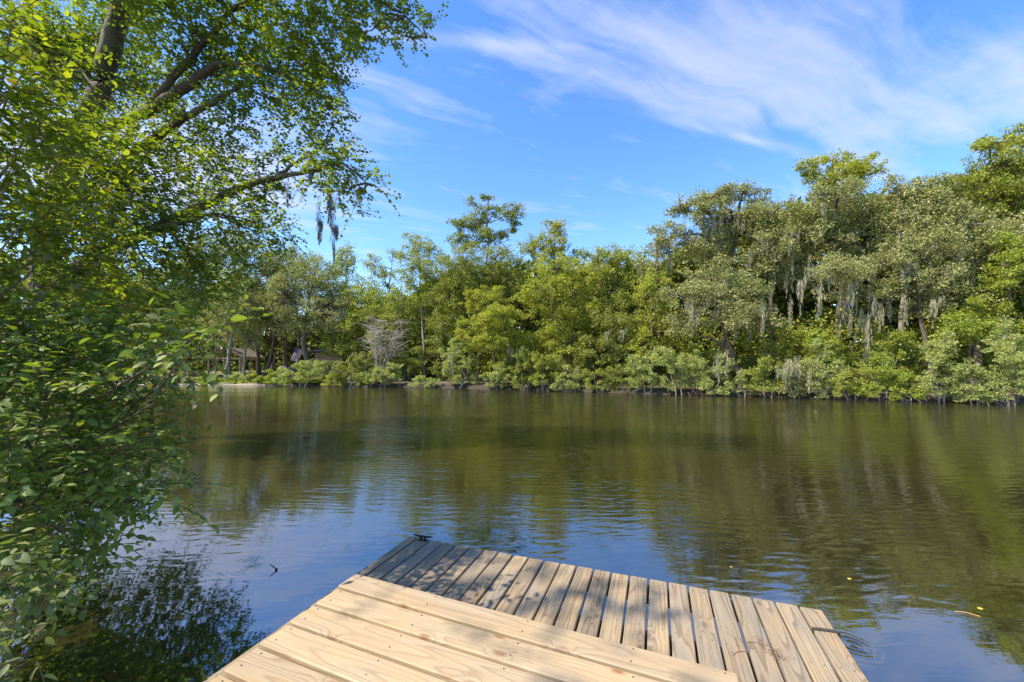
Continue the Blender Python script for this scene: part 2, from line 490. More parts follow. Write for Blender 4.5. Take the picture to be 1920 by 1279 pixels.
M = {
    'water': water_mat(), 'ground': ground_mat(),
    'new': board_mat('new_pine', (0.39, 0.29, 0.168), (0.265, 0.175, 0.088), (0.36, 0.29, 0.20), 0.55, (0.22, 0.11, 0.04), 0.85, figure=1.1, lw=0.40),
    'old': board_mat('weathered_pine', (0.385, 0.285, 0.165), (0.165, 0.11, 0.06), (0.25, 0.215, 0.165), 0.85, (0.13, 0.08, 0.04), 0.65, figure=1.3, lw=0.7),
    'bark': bark('brown_bark', (0.045, 0.032, 0.022), (0.17, 0.13, 0.095)),
    'barkg': bark('grey_bark', (0.10, 0.085, 0.07), (0.30, 0.27, 0.22), 5.0),
    'barkm': bark('lichen_bark', (0.025, 0.019, 0.013), (0.105, 0.08, 0.055), 7.0, (0.10, 0.10, 0.06)),
    'oak': foliage('oak_leaves', (0.089, 0.104, 0.035), (0.243, 0.250, 0.086), (0.431, 0.394, 0.150), gloss=0.10, trans=0.28),
    'dark': foliage('dark_leaves', (0.066, 0.089, 0.017), (0.185, 0.209, 0.036), (0.328, 0.321, 0.057)),
    'mid': foliage('mid_leaves', (0.094, 0.122, 0.020), (0.257, 0.280, 0.045), (0.409, 0.395, 0.069)),
    'yel': foliage('yellow_green_leaves', (0.120, 0.145, 0.017), (0.288, 0.313, 0.041), (0.553, 0.452, 0.052)),
    'gold': foliage('gold_tipped_leaves', (0.109, 0.128, 0.022), (0.263, 0.280, 0.052), (0.460, 0.350, 0.077)),
    'olive': foliage('olive_leaves', (0.088, 0.104, 0.018), (0.210, 0.231, 0.041), (0.304, 0.293, 0.066)),
    'bright': foliage('bright_leaves', (0.091, 0.128, 0.017), (0.259, 0.303, 0.039), (0.411, 0.420, 0.060)),
    'pale': foliage('pale_shrub_leaves', (0.122, 0.153, 0.041), (0.304, 0.331, 0.098), (0.487, 0.478, 0.162), gloss=0.09),
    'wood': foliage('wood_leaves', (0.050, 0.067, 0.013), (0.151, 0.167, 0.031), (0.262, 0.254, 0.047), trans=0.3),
    'near': foliage('near_tree_leaves', (0.056, 0.084, 0.012), (0.124, 0.167, 0.025), (0.237, 0.245, 0.036), trans=0.5, patch=0.9, gloss=0.05, tcol=(1.9, 2.1, 0.5)),
    'shrub': foliage('shrub_leaves', (0.053, 0.087, 0.012), (0.140, 0.187, 0.026), (0.262, 0.299, 0.039), trans=0.33, patch=1.4, gloss=0.10, sheen_rough=0.35, tcol=(1.8, 2.1, 0.5)),
    'sap': foliage('sapling_leaves', (0.061, 0.089, 0.010), (0.144, 0.178, 0.018), (0.265, 0.271, 0.029), trans=0.55, patch=1.2, gloss=0.06, tcol=(1.6, 1.7, 0.4)),
    'blue': foliage('blue_green_leaves', (0.048, 0.071, 0.020), (0.119, 0.146, 0.043), (0.210, 0.225, 0.070), trans=0.35, patch=1.5, gloss=0.08, sheen_rough=0.4),
    'moss': plain('hanging_moss', (0.25, 0.235, 0.145), 0.95, var=0.35, sc=3.0),
    'mossd': plain('dark_hanging_moss', (0.13, 0.13, 0.10), 0.95, var=0.3, sc=3.0),
    'dead': plain('dead_twigs', (0.34, 0.29, 0.24), 0.9, var=0.3, sc=4.0),
    'black': plain('black_metal', (0.018, 0.018, 0.018), 0.45, 0.4, sc=30),
    'screw': plain('screw_head', (0.10, 0.085, 0.07), 0.5, 0.7, sc=30),
    'strap': plain('dark_webbing', (0.045, 0.035, 0.028), 0.9, sc=120, bump=0.002),
    'roof': plain('shed_roof', (0.055, 0.05, 0.048), 0.8, sc=3),
    'tan': plain('tan_siding', (0.36, 0.25, 0.16), 0.8, sc=3),
    'post': plain('yellow_pine_post', (0.45, 0.33, 0.17), 0.8, sc=5),
    'shingle': plain('brown_shelter_roof', (0.15, 0.12, 0.085), 0.85, sc=5),
    'redwood': plain('red_brown_boards', (0.22, 0.08, 0.045), 0.8, sc=5),
    'hull': plain('grey_boat_hull', (0.20, 0.21, 0.22), 0.5, sc=4),
    'white': plain('white_cloth', (0.72, 0.71, 0.70), 0.8, var=0.05),
    'red': plain('red_cloth', (0.45, 0.03, 0.04), 0.8, var=0.1),
    'navy': plain('navy_cloth', (0.03, 0.045, 0.17), 0.8, var=0.1),
    'leafy': plain('yellow_leaf', (0.62, 0.42, 0.03), 0.6, var=0.15, sc=40),
    'browny': plain('brown_needles', (0.16, 0.055, 0.03), 0.9, var=0.4, sc=60),
    'straw': plain('straw_reed', (0.42, 0.26, 0.10), 0.8, var=0.2, sc=20),
    'twig': plain('twig_bark', (0.09, 0.065, 0.04), 0.9, var=0.3, sc=20),
}

# ------------------------------------------------------------------ shore and ground
SH = [(-400, 719.5), (0, 721), (340, 722.5), (600, 724), (850, 727), (1100, 735), (1400, 743), (1600, 749), (1920, 759)]
SHX, SHY = [], []
for px, py in SH:
    g = G(px, py)
    SHX.append(g[0]); SHY.append(g[1])
SHX = [-260, -120] + SHX + [45, 90, 260]
SHY = [70, 50] + SHY + [13.5, 2, -40]


def shore_y(x):
    return np.interp(x, SHX, SHY)


_px = np.linspace(-400, 2300, 400)
_t = (_px - 960) / F


def shore_dep(px):
    """distance along the view axis at which the column px meets the far shore"""
    t = (px - 960) / F
    lo, hi = 3.0, 90.0
    for _ in range(40):
        mid = (lo + hi) / 2
        if mid < shore_y(t * mid): lo = mid
        else: hi = mid
    return lo


def ground_z(x, y):
    d = y - shore_y(x)
    z = np.where(d < 0, np.maximum(-0.6, d * 0.9), np.minimum(0.28, d * 0.75) + np.clip(d - 0.4, 0, 26) * 0.045)
    wob = np.sin(x * 0.9 + 1.3 * np.sin(y * 0.6)) * 0.05 + np.sin(x * 2.3 + y * 1.7) * 0.03
    return z + wob * np.clip(d + 0.2, 0, 1)


def terrain():
    xs = np.concatenate([np.linspace(-260, -62, 24), np.linspace(-60, 40, 170), np.linspace(42, 260, 26)])
    ds = np.concatenate([[-1.2, -0.5, -0.25, 0, 0.15, 0.3, 0.5, 0.8], np.linspace(1.2, 30, 60), [34, 40, 50, 70, 100, 160, 260, 480, 900]])
    X, Dd = np.meshgrid(xs, ds, indexing='ij')
    wob = 0.35 * np.sin(X * 0.55) + 0.22 * np.sin(X * 1.7 + 1) + 0.12 * np.sin(X * 4.1)
    Y = shore_y(X) + Dd + wob * 1.0 * np.exp(-np.abs(Dd) / 3)
    Z = ground_z(X, shore_y(X) + Dd)
    n1, n2 = X.shape
    v = np.stack([X, Y, Z], -1).reshape(-1, 3)
    i = np.arange(n1 * n2).reshape(n1, n2)
    f = np.stack([i[:-1, :-1], i[1:, :-1], i[1:, 1:], i[:-1, 1:]], -1).reshape(-1, 4)
    o = obj('ground', mesh_np('ground', v, f, M['ground'], True))
    tag(o, kind='structure')
    # near bank: left of and behind the docks
    line = np.array([(240, -60), (60, -16), (20, -8), (6, -4.6), (1.5, -3.6), (-2.2, -2.4), (-4.3, -0.2), (-5.6, 2.5), (-8.0, 5.0), (-10.8, 8.0), (-13.2, 11), (-19, 14), (-40, 19), (-90, 27), (-240, 45)], float)
    tt = np.linspace(0, len(line) - 1, 300)
    L = np.stack([np.interp(tt, range(len(line)), line[:, k]) for k in (0, 1)], 1)
    cen = np.array([-60, -90.0])
    vs = []
    ds = [-0.8, 0, 0.25, 0.6, 1.2, 2.5, 5, 10, 20, 40, 70]
    for p in L:
        di = cen - p
        ln = np.linalg.norm(di); di /= ln
        for d in ds:
            q = p + di * d
            z = -0.5 if d < 0 else min(0.45, d * 0.9) + 0.03 * max(0, min(20, d - 0.6)) - (0.05 if d == 0 else 0)
            vs.append((q[0] + 0.1 * math.sin(q[1] * 3), q[1] + 0.1 * math.sin(q[0] * 4), z + 0.03 * math.sin(q[0] * 3 + q[1] * 2)))
    i = np.arange(300 * len(ds)).reshape(300, len(ds))
    f = np.stack([i[:-1, :-1], i[:-1, 1:], i[1:, 1:], i[1:, :-1]], -1).reshape(-1, 4)
    o = obj('near_bank', mesh_np('near_bank', np.array(vs), f, M['ground'], True))
    tag(o, kind='structure')
    w = MB()
    w.add([(-400, -120, 0), (400, -120, 0), (400, 400, 0), (-400, 400, 0)], [(0, 1, 2, 3)])
    o = w.build('water', M['water'])
    tag(o, kind='structure')


terrain()

# ------------------------------------------------------------------ vegetation generators
FLAT = np.array([(0, 0, 0), (0.42, -0.33, 0.07), (1, 0, 0), (0.42, 0.33, 0.07)])
FLAT_F = np.array([(0, 1, 2), (0, 2, 3)])
_m = [(0, 0, 0), (0.3, 0, -0.01), (0.65, 0, -0.05), (1, 0, -0.14)]
_l = [(0.14, 0.17, 0.03), (0.45, 0.27, 0.03), (0.8, 0.15, -0.05)]
FULL = np.array(_m + _l + [(a, -b, c) for a, b, c in _l])
_lf = [(0, 1, 4), (1, 5, 4), (1, 2, 5), (2, 6, 5), (2, 3, 6)]
_rm = {0: 0, 1: 1, 2: 2, 3: 3, 4: 7, 5: 8, 6: 9}
FULL_F = np.array(_lf + [(_rm[a], _rm[c], _rm[b]) for a, b, c in _lf])


def unit(a):
    return a / np.maximum(np.linalg.norm(a, axis=-1, keepdims=True), 1e-9)


def frames(d, nrm):
    X = unit(d)
    Y = unit(np.cross(nrm, X))
    Z = np.cross(X, Y)
    return X, Y, Z


def leaves(pos, d, nrm, size, tmpl=FLAT, tf=FLAT_F, wid=1.0):
    X, Y, Z = frames(d, nrm)
    t = tmpl
    s = size[:, None, None]
    v = pos[:, None, :] + s * (t[None, :, 0:1] * X[:, None] + wid * t[None, :, 1:2] * Y[:, None] + t[None, :, 2:3] * Z[:, None])
    k = len(t)
    f = (np.arange(len(pos)) * k)[:, None, None] + tf[None]
    return v.reshape(-1, 3), f.reshape(-1, tf.shape[1])


def rand_dir(n, r=rng):
    return unit(r.normal(size=(n, 3)))


def clump_leaves(cent, rad, per, size, r=rng, flat=0.62):
    """leaf clumps: cent (n,3), rad (n,)"""
    n = len(cent)
    c = np.repeat(cent, per, 0)
    q = np.repeat(rad, per)
    u = rand_dir(n * per, r)
    rr = r.random(n * per) ** 0.45
    p = c + u * (rr * q)[:, None] * np.array([1, 1, flat])
    # sprigs: leaves pulled towards a few twig lines
    d = unit(u + rand_dir(n * per, r) * 0.9 + np.array([0, 0, -0.15]))
    nr = unit(rand_dir(n * per, r) * 0.75 + np.array([0, 0, 0.75]) + u * 0.35)
    s = size * (0.75 + 0.7 * r.random(n * per))
    return leaves(p, d, nr, s)


def tubes_np(segs, sides=4):
    """segs: list of (pts (k,3), radii (k,)) of any k -> verts, quads"""
    V, Fq = [], []
    base = 0
    an = np.arange(sides) * 2 * math.pi / sides
    for pts, rad in segs:
        pts = np.asarray(pts, float); rad = np.asarray(rad, float)
        k = len(pts)
        t = np.gradient(pts, axis=0)
        t = unit(t)
        ref = np.where(np.abs(t[:, 2:3]) > 0.9, np.array([[1, 0.1, 0]]), np.array([[0, 0, 1.0]]))
        a = unit(np.cross(t, ref)); b = np.cross(t, a)
        v = pts[:, None] + rad[:, None, None] * (np.cos(an)[None, :, None] * a[:, None] + np.sin(an)[None, :, None] * b[:, None])
        V.append(v.reshape(-1, 3))
        i = np.arange(k * sides).reshape(k, sides) + base
        j = np.roll(i, -1, axis=1)
        Fq.append(np.stack([i[:-1], j[:-1], j[1:], i[1:]], -1).reshape(-1, 4))
        base += k * sides
    return np.concatenate(V), np.concatenate(Fq)


def curve(a, b, bend, k=6, r=rng, wig=0.05):
    a = np.asarray(a, float); b = np.asarray(b, float)
    t = np.linspace(0, 1, k)[:, None]
    L = np.linalg.norm(b - a)
    mid = (a + b) / 2 + np.asarray(bend) * L
    p = (1 - t) ** 2 * a + 2 * t * (1 - t) * mid + t ** 2 * b
    p[1:-1] += r.normal(size=(k - 2, 3)) * wig * L
    return p


def moss_mesh(name, length, width, n, seed, mat):
    r = np.random.default_rng(seed)
    # strands bundled in a few tails
    nt = max(2, int(width / 0.09))
    V, Fq = [], []
    b = 0
    for k in range(nt):
        x0 = r.uniform(-width / 2, width / 2); z0 = -r.uniform(0, 0.45) * length * (0 if k == 0 else 1)
        L = (length + z0) * (1.0 if k == 0 else r.uniform(0.25, 0.95))
        ph = r.uniform(0, 6.28); lean = r.normal() * 0.05; y0 = r.normal() * 0.12
        for _ in range(int(n / nt)):
            t = r.random() ** 0.8
            rad = 0.065 * (1 - t) ** 0.6 + 0.010
            c = np.array([x0 + lean * t + 0.02 * math.sin(t * 7 + ph) + r.normal() * rad, y0 + 0.02 * math.cos(t * 6 + ph) + r.normal() * rad, z0 - t * L])
            ln = r.uniform(0.05, 0.16)
            d = np.array([r.normal() * 0.28, r.normal() * 0.28, -1.0]); d /= np.linalg.norm(d)
            w = r.uniform(0.006, 0.013)
            a = r.uniform(0, math.pi); sdv = np.array([math.cos(a), math.sin(a), 0]) * w
            e = c + d * ln * 0.5 + np.array([r.normal() * 0.015, r.normal() * 0.015, 0]); f_ = c + d * ln
            V += [tuple(c - sdv * 0.4), tuple(c + sdv * 0.4), tuple(e - sdv), tuple(e + sdv), tuple(f_ - sdv * 0.3), tuple(f_ + sdv * 0.3)]
            Fq += [(b, b + 1, b + 3, b + 2), (b + 2, b + 3, b + 5, b + 4)]
            b += 6
    return mesh_np(name, np.array(V), np.array(Fq), M[mat])


MOSS = [moss_mesh('moss', 1.0, w, int(110 + w * 420), i, 'moss') for i, w in enumerate((0.25, 0.4, 0.6, 0.8))]
MOSSD = [moss_mesh('moss', 1.0, w, 420, 20 + i, 'mossd') for i, w in enumerate((0.12, 0.2))]


def hang_moss(parent, pts, dep, base):
    """pts: (px, py_top, py_bottom, width_px)"""
    for i, (px, y0, y1, w) in enumerate(pts):
        p = P(px, y0 - 8, dep - 0.5 + 0.9 * ((i * 7) % 5) / 5)
        L = (y1 - y0) * (0.75 + 0.3 * ((i * 5) % 4) / 4) / F * dep
        wm = w * 0.72 / F * dep
        k = int(np.argmin([abs(q - wm) for q in (0.25, 0.4, 0.6, 0.8)]))
        o = obj('moss', MOSS[k], parent, tuple(p - base))
        o.scale = (wm / (0.25, 0.4, 0.6, 0.8)[k], 1, L)
        o.rotation_euler = (0, 0, (i * 2.4) % 6.28 if wm < 0.35 else 0.3 * math.sin(i))
        o['kind'] = 'stuff'


def bank_tree(name, label, base_px, off, lobes, mat, barkm='bark', dens=1.0, leaf=0.15, trunk_r=0.16, lean=None,
              group=None, moss=None, cat='tree', clump=0.55, twigs=0.5, seed=None, trunks=1, yspread=1.0, base_off=0):
    """lobes: (px, py, rx, ry) in the photograph, all at the tree's own distance"""
    sd_ = seed if seed is not None else (hash(label) & 0xffff)
    r = np.random.default_rng(sum(map(ord, label)) if seed is None else seed)
    dep = shore_dep(base_px) + off
    bx = (base_px - 960) / F * dep
    base = np.array([bx, dep, float(ground_z(bx, dep)) - 0.1])
    root = empty(name, tuple(base))
    tag(root, label, cat, group)
    cents, rads = [], []
    lc = []
    for (px, py, rx, ry) in lobes:
        c = P(px, py, dep)
        ax, az = rx / F * dep, ry / F * dep
        ay = min(max(ax, az), 2.6) * 0.8 * yspread
        c[1] += r.uniform(-0.4, 0.6) * ay
        lc.append((c, ax, ay, az))
        area = ax * az + ay * az + ax * ay
        n = int(max(8, area * 9.5 * dens / clump))
        ns = int(np.clip(area * 2.2, 5, 16))
        us = rand_dir(ns, r)
        sats = us * np.array([ax, ay, az]) * r.uniform(0.7, 1.06, (ns, 1))
        sr = r.uniform(0.26, 0.46, ns)
        k = r.integers(0, ns, n)
        q = sats[k] + rand_dir(n, r) * (r.random((n, 1)) ** 0.5) * sr[k][:, None] * np.array([ax, ay, az])
        core = r.random(n) < 0.33
        q[core] = (rand_dir(n, r) * (r.random((n, 1)) ** 0.5) * 0.85 * np.array([ax, ay, az]))[core]
        back = (q[:, 1] > 0.35 * ay) & (r.random(n) < 0.45)
        q = q[~back]; n = len(q)
        cents.append(c + q)
        rads.append(clump * r.uniform(0.4, 1.0, n) * min(1.0, 0.5 + 0.35 * min(ax, az)))
    cents = np.concatenate(cents); rads = np.concatenate(rads)
    ok = cents[:, 2] > 0.05
    cents, rads = cents[ok], rads[ok]
    leaf = leaf * 0.86
    per = int(27 * (0.15 / leaf) ** 1.2)
    v, f = clump_leaves(cents, rads, per, leaf, r)
    keep = np.repeat(v.reshape(-1, 4, 3)[:, :, 2].min(1) > 0.02, 1)
    v4 = v.reshape(-1, 4, 3)[keep]
    v = v4.reshape(-1, 3)
    f = ((np.arange(len(v4)) * 4)[:, None, None] + FLAT_F[None]).reshape(-1, 3)
    cr = obj('crown', mesh_np('crown', v - base, f, M[mat]), root)
    # skeleton
    segs = []
    top = max(lc, key=lambda q: q[0][2])
    tops = [top[0]] if trunks == 1 else [sorted(lc, key=lambda q: q[0][0])[0][0], sorted(lc, key=lambda q: -q[0][0])[0][0]]
    tk = []
    for k in range(trunks):
        t1 = tops[k % len(tops)].copy()
        if trunks > 1:
            t1 = (t1 + top[0]) / 2
        bend = np.array([0.0 if lean is None else lean, 0, 0])
        st = base + np.array([0.25 * (k - (trunks - 1) / 2), 0, 0])
        c = curve(st, t1, bend, 9, r, 0.008)
        rr = trunk_r * (1 - 0.78 * np.linspace(0, 1, 9)); rr[0] *= 1.35
        segs.append((c, rr)); tk.append(c)
    for (c, ax, ay, az) in lc:
        tr = tk[r.integers(len(tk))]
        zt = c[2] - 0.5 * max(0.5, np.hypot(c[0] - tr[0][0], az)) - 0.2
        i = int(np.clip(np.searchsorted(tr[:, 2], zt), 1, len(tr) - 2))
        cv = curve(tr[i], c, np.array([0, 0, r.uniform(-0.12, 0.06)]), 6, r, 0.03)
        segs.append((cv, trunk_r * 0.42 * (1 - 0.75 * np.linspace(0, 1, 6))))
    for q in range(len(cents)):
        if r.random() > twigs * 0.5:
            continue
        c = cents[q]
        j = int(np.argmin([np.linalg.norm(c - l[0]) for l in lc]))
        segs.append((curve(lc[j][0], c + r.normal(size=3) * 0.1, np.array([0, 0, r.uniform(-0.15, 0.15)]), 4, r, 0.05),
                     np.array([0.03, 0.022, 0.015, 0.007]) * max(0.6, trunk_r / 0.2)))
    tv, tf = tubes_np(segs, 4)
    obj('trunk', mesh_np('trunk', tv - base, tf, M[barkm], True), root)
    if moss:
        hang_moss(root, moss, dep - 0.5, base)
        if mat == 'oak' and len(moss) > 1 and name != 'shrub':
            low = cents[(cents[:, 1] < dep + 0.2)]
            for q in low[r.choice(len(low), min(9, len(low)), replace=False)]:
                k = int(r.integers(0, 2))
                o = obj('moss', MOSS[k], root, tuple(q - base))
                o.scale = (r.uniform(0.6, 1.0), 1, r.uniform(0.6, 1.5))
                o.rotation_euler = (0, 0, r.uniform(0, 6.28))
                o['kind'] = 'stuff'
    return root

# ------------------------------------------------------------------ the far bank: trees
T = bank_tree
TALL = 'tall trees standing on the far bank'
# left part, open wood with trunks showing
T('oak_tree', 'grey-green oak behind the left clearing, its crown half hidden by the near tree', 425, 6,
  [(400, 500, 60, 60), (470, 480, 60, 50), (440, 560, 70, 45), (520, 520, 50, 50), (385, 570, 45, 34)], 'oak', 'barkg', leaf=0.19, trunk_r=0.2, dens=0.8)
T('oak_tree', 'straight dark-trunked oak standing alone on the leaf-strewn clearing', 497, 9,
  [(500, 540, 60, 45), (545, 500, 45, 40), (460, 560, 45, 40), (500, 590, 40, 25)], 'oak', 'bark', leaf=0.18, trunk_r=0.24, dens=0.75)
T('oak_tree', 'spreading oak with thick trunk bent leftward beside the flag', 586, 4,
  [(540, 560, 55, 40), (590, 530, 60, 45), (560, 600, 50, 28), (630, 590, 45, 35), (610, 560, 50, 40)], 'oak', 'bark', leaf=0.16, trunk_r=0.36, lean=-0.16, dens=0.85)
T('young_tree', 'slim grey-trunked tree left of the shelter, leaning over the bank', 425, 1.0,
  [(415, 600, 35, 35), (440, 560, 35, 40), (425, 575, 24, 24)], 'oak', 'barkg', leaf=0.15, trunk_r=0.17, lean=-0.05, dens=0.6)
T('young_tree', 'slim brown-trunked tree directly in front of the wooden shelter', 431, 3.5,
  [(430, 540, 40, 45), (455, 590, 35, 28)], 'mid', 'bark', leaf=0.15, trunk_r=0.14, dens=0.6)
T('young_tree', 'pale-trunked slender tree at the right end of the wooden shelter', 453, 3.2,
  [(450, 610, 42, 35), (480, 570, 35, 35), (470, 640, 28, 18)], 'oak', 'barkg', leaf=0.15, trunk_r=0.15, dens=0.7)
T('slender_tree', 'narrow green tree with loose pointed crown left of the tallest gap of sky', 652, 14,
  [(652, 490, 22, 32), (645, 540, 34, 40), (665, 590, 36, 40), (628, 510, 14, 18)], 'mid', 'bark', leaf=0.19, trunk_r=0.16, dens=0.7)
T('slender_tree', 'airy pale green tree whose thin crown lets the sky through', 712, 12,
  [(706, 500, 22, 24), (725, 535, 34, 34), (690, 550, 30, 34), (715, 590, 40, 40), (735, 475, 13, 14)], 'mid', 'barkg', leaf=0.18, trunk_r=0.15, dens=0.55)
T('cypress_tree', 'feathery light green tree with a straight bare grey trunk beside the shed porch', 797, 3.5,
  [(782, 455, 34, 24), (772, 500, 34, 34), (805, 490, 30, 36), (785, 550, 46, 40), (815, 560, 38, 38), (755, 560, 36, 30)], 'mid', 'barkg', leaf=0.15, trunk_r=0.15, dens=0.7)
T('broadleaf_tree', 'green tree with drooping layered boughs left of the straight grey trunk', 735, 4,
  [(720, 620, 50, 35), (750, 590, 40, 35), (690, 600, 45, 38), (740, 660, 40, 25)], 'mid', 'bark', leaf=0.14, trunk_r=0.14, dens=0.8)
T('broadleaf_tree', 'round mid-green tree behind the pale bare thicket', 640, 5,
  [(625, 620, 45, 32), (665, 580, 45, 38), (690, 560, 35, 30), (645, 650, 42, 26)], 'mid', 'bark', leaf=0.15, trunk_r=0.15, dens=0.75)
# the tall open tree and its neighbours
t = T('tall_tree', 'tallest central tree, open crown with bare curved boughs against the sky', 905, 8,
  [(880, 378, 13, 12), (915, 366, 13, 9), (890, 410, 26, 20), (860, 420, 20, 12), (925, 395, 22, 12), (955, 402, 30, 16), (905, 440, 40, 22), (855, 450, 26, 18), (965, 425, 18, 10)],
  'dark', 'barkg', leaf=0.17, trunk_r=0.2, dens=0.85, clump=0.5)
T('cypress_tree', 'rounded olive-brown cypress crown below the tallest central tree', 895, 4,
  [(870, 500, 55, 40), (930, 490, 55, 38), (900, 540, 70, 40), (850, 545, 40, 40), (960, 530, 40, 40)], 'olive', 'bark', leaf=0.14, trunk_r=0.2)
T('maple_tree', 'gold-tipped tree rising to a narrow point right of the bare boughs', 1030, 7,
  [(1040, 430, 24, 18), (1030, 455, 34, 24), (1000, 475, 32, 26), (1060, 480, 30, 26)], 'gold', 'bark', leaf=0.16, trunk_r=0.16, dens=0.9)
T('maple_tree', 'brightest yellow-green maple with a forked dark trunk in the middle of the bank', 1065, 2.5,
  [(1050, 500, 42, 36), (1020, 545, 48, 40), (1080, 545, 46, 42), (1045, 600, 55, 40), (1100, 590, 46, 36), (1110, 510, 30, 30), (1075, 640, 50, 26)],
  'yel', 'bark', leaf=0.14, trunk_r=0.15, trunks=2, clump=0.5, dens=0.85)
T('oak_tree', 'dark green oak crown between the yellow maple and the mossy oak', 1165, 6,
  [(1120, 485, 36, 28), (1165, 480, 42, 28), (1150, 540, 55, 45), (1205, 500, 40, 36), (1200, 560, 45, 45)], 'mid', 'bark', leaf=0.16, trunk_r=0.22, dens=0.9)
T('oak_tree', 'slim mossy-limbed oak poking up left of the great mossy oak', 1235, 5,
  [(1232, 432, 20, 12), (1240, 460, 26, 20), (1225, 500, 30, 26)], 'oak', 'bark', leaf=0.15, trunk_r=0.16, dens=0.8,
  moss=[(1240, 450, 505, 14), (1222, 455, 490, 8)])
T('broadleaf_tree', 'low lime-green tree with umbrella boughs under the olive crown', 935, 1.2,
  [(910, 560, 40, 26), (940, 600, 50, 24), (895, 610, 38, 26), (925, 645, 50, 22), (970, 640, 38, 24)], 'yel', 'bark', leaf=0.12, trunk_r=0.12, clump=0.42,
  moss=[(955, 640, 700, 16), (975, 650, 705, 20), (990, 655, 690, 10)])
T('broadleaf_tree', 'dark green tree filling the gap right of the straight grey trunk', 850, 3,
  [(845, 600, 36, 40), (835, 650, 36, 30), (870, 640, 34, 34), (825, 560, 25, 35)], 'dark', 'bark', leaf=0.14, trunk_r=0.14)
T('broadleaf_tree', 'shaded understory tree right of the forked maple', 1170, 2.5,
  [(1150, 600, 45, 34), (1195, 620, 40, 34), (1135, 650, 45, 30), (1185, 660, 40, 26)], 'dark', 'bark', leaf=0.13, trunk_r=0.14, dens=0.7,
  moss=[(1140, 625, 665, 12), (1170, 620, 665, 16)])
T('broadleaf_tree', 'leafy yellow-green tree leaning between the maple and the grey oaks', 1225, 2.0,
  [(1215, 540, 36, 36), (1240, 585, 40, 34), (1210, 640, 34, 28)], 'yel', 'bark', leaf=0.13, trunk_r=0.12, dens=0.7)
# the great mossy oaks on the right
T('oak_tree', 'great mossy oak reaching left over the wood with thick bearded limbs', 1350, 5,
  [(1335, 365, 44, 20), (1395, 358, 44, 20), (1310, 400, 46, 26), (1370, 410, 56, 30), (1270, 440, 36, 22), (1430, 400, 40, 30), (1320, 460, 55, 28), (1285, 395, 18, 10)],
  'oak', 'barkm', leaf=0.15, trunk_r=0.34, lean=-0.05,
  moss=[(1345, 400, 480, 30), (1330, 430, 500, 34), (1360, 430, 485, 26), (1385, 390, 450, 20), (1265, 445, 505, 14), (1300, 440, 480, 18), (1410, 400, 460, 26), (1420, 440, 490, 18)])
T('oak_tree', 'grey-leaved oak below the great mossy oak, trunk standing dark near the water', 1392, 1.5,
  [(1340, 520, 60, 34), (1300, 560, 50, 34), (1390, 540, 52, 34), (1360, 590, 60, 30), (1280, 610, 36, 26), (1420, 600, 40, 24)],
  'oak', 'bark', leaf=0.125, trunk_r=0.22,
  moss=[(1300, 570, 640, 20), (1378, 600, 655, 9), (1408, 600, 650, 8), (1430, 560, 635, 12), (1345, 580, 640, 14)])
T('oak_tree', 'dense grey-green oak left of the bright treetop', 1450, 4,
  [(1455, 395, 44, 34), (1500, 430, 55, 40), (1440, 470, 55, 40), (1500, 500, 50, 36)], 'oak', 'barkm', leaf=0.14, trunk_r=0.25,
  moss=[(1490, 440, 480, 26), (1455, 470, 505, 20), (1480, 510, 565, 26), (1515, 480, 520, 12)])
T('broadleaf_tree', 'bright green treetop with ragged plumes rising above the right oaks', 1575, 9,
  [(1530, 310, 26, 22), (1570, 295, 26, 18), (1625, 310, 36, 14), (1580, 330, 50, 26), (1535, 345, 28, 26), (1650, 320, 10, 12)],
  'yel', 'bark', leaf=0.15, trunk_r=0.24, clump=0.5)
T('oak_tree', 'broad smooth-topped oak under the bright ragged treetop', 1570, 4.5,
  [(1565, 375, 60, 40), (1620, 385, 60, 42), (1560, 440, 60, 45), (1640, 450, 60, 42)], 'oak', 'barkm', leaf=0.14, trunk_r=0.3,
  moss=[(1520, 500, 545, 26), (1600, 440, 475, 16)])
T('oak_tree', 'rounded oak with a dark-green dome right of the bright treetop', 1700, 5,
  [(1690, 355, 46, 26), (1740, 360, 46, 28), (1700, 400, 60, 40), (1770, 400, 50, 36)], 'oak', 'barkg', leaf=0.14, trunk_r=0.26)
T('oak_tree', 'grey mossy oak hung with the longest beards over the shrubs', 1615, 1.6,
  [(1560, 510, 50, 30), (1610, 500, 52, 30), (1660, 490, 50, 32), (1700, 530, 46, 30), (1600, 550, 34, 18), (1655, 545, 36, 20)],
  'oak', 'barkm', leaf=0.115, trunk_r=0.2,
  moss=[(1505, 520, 620, 16), (1535, 530, 615, 14), (1585, 540, 650, 22), (1600, 520, 610, 18), (1615, 560, 680, 22), (1640, 535, 650, 24), (1625, 600, 700, 12),
        (1670, 560, 610, 14), (1480, 560, 630, 10), (1430, 570, 640, 10)])
T('oak_tree', 'grey oak with level boughs between the bearded oak and the vine tower', 1745, 2.5,
  [(1720, 460, 60, 34), (1780, 470, 55, 36), (1740, 520, 60, 30), (1790, 550, 56, 26), (1730, 580, 50, 22)], 'oak', 'bark', leaf=0.12, trunk_r=0.22,
  moss=[(1755, 560, 640, 16), (1730, 520, 560, 12), (1700, 560, 620, 10)])
T('tall_tree', 'tallest tree of the right edge with ragged light green top', 1875, 6,
  [(1840, 275, 24, 18), (1885, 262, 36, 22), (1930, 270, 40, 28), (1870, 310, 55, 34), (1930, 330, 50, 40), (1835, 350, 46, 36), (1890, 380, 60, 40)],
  'mid', 'bark', leaf=0.14, trunk_r=0.3)
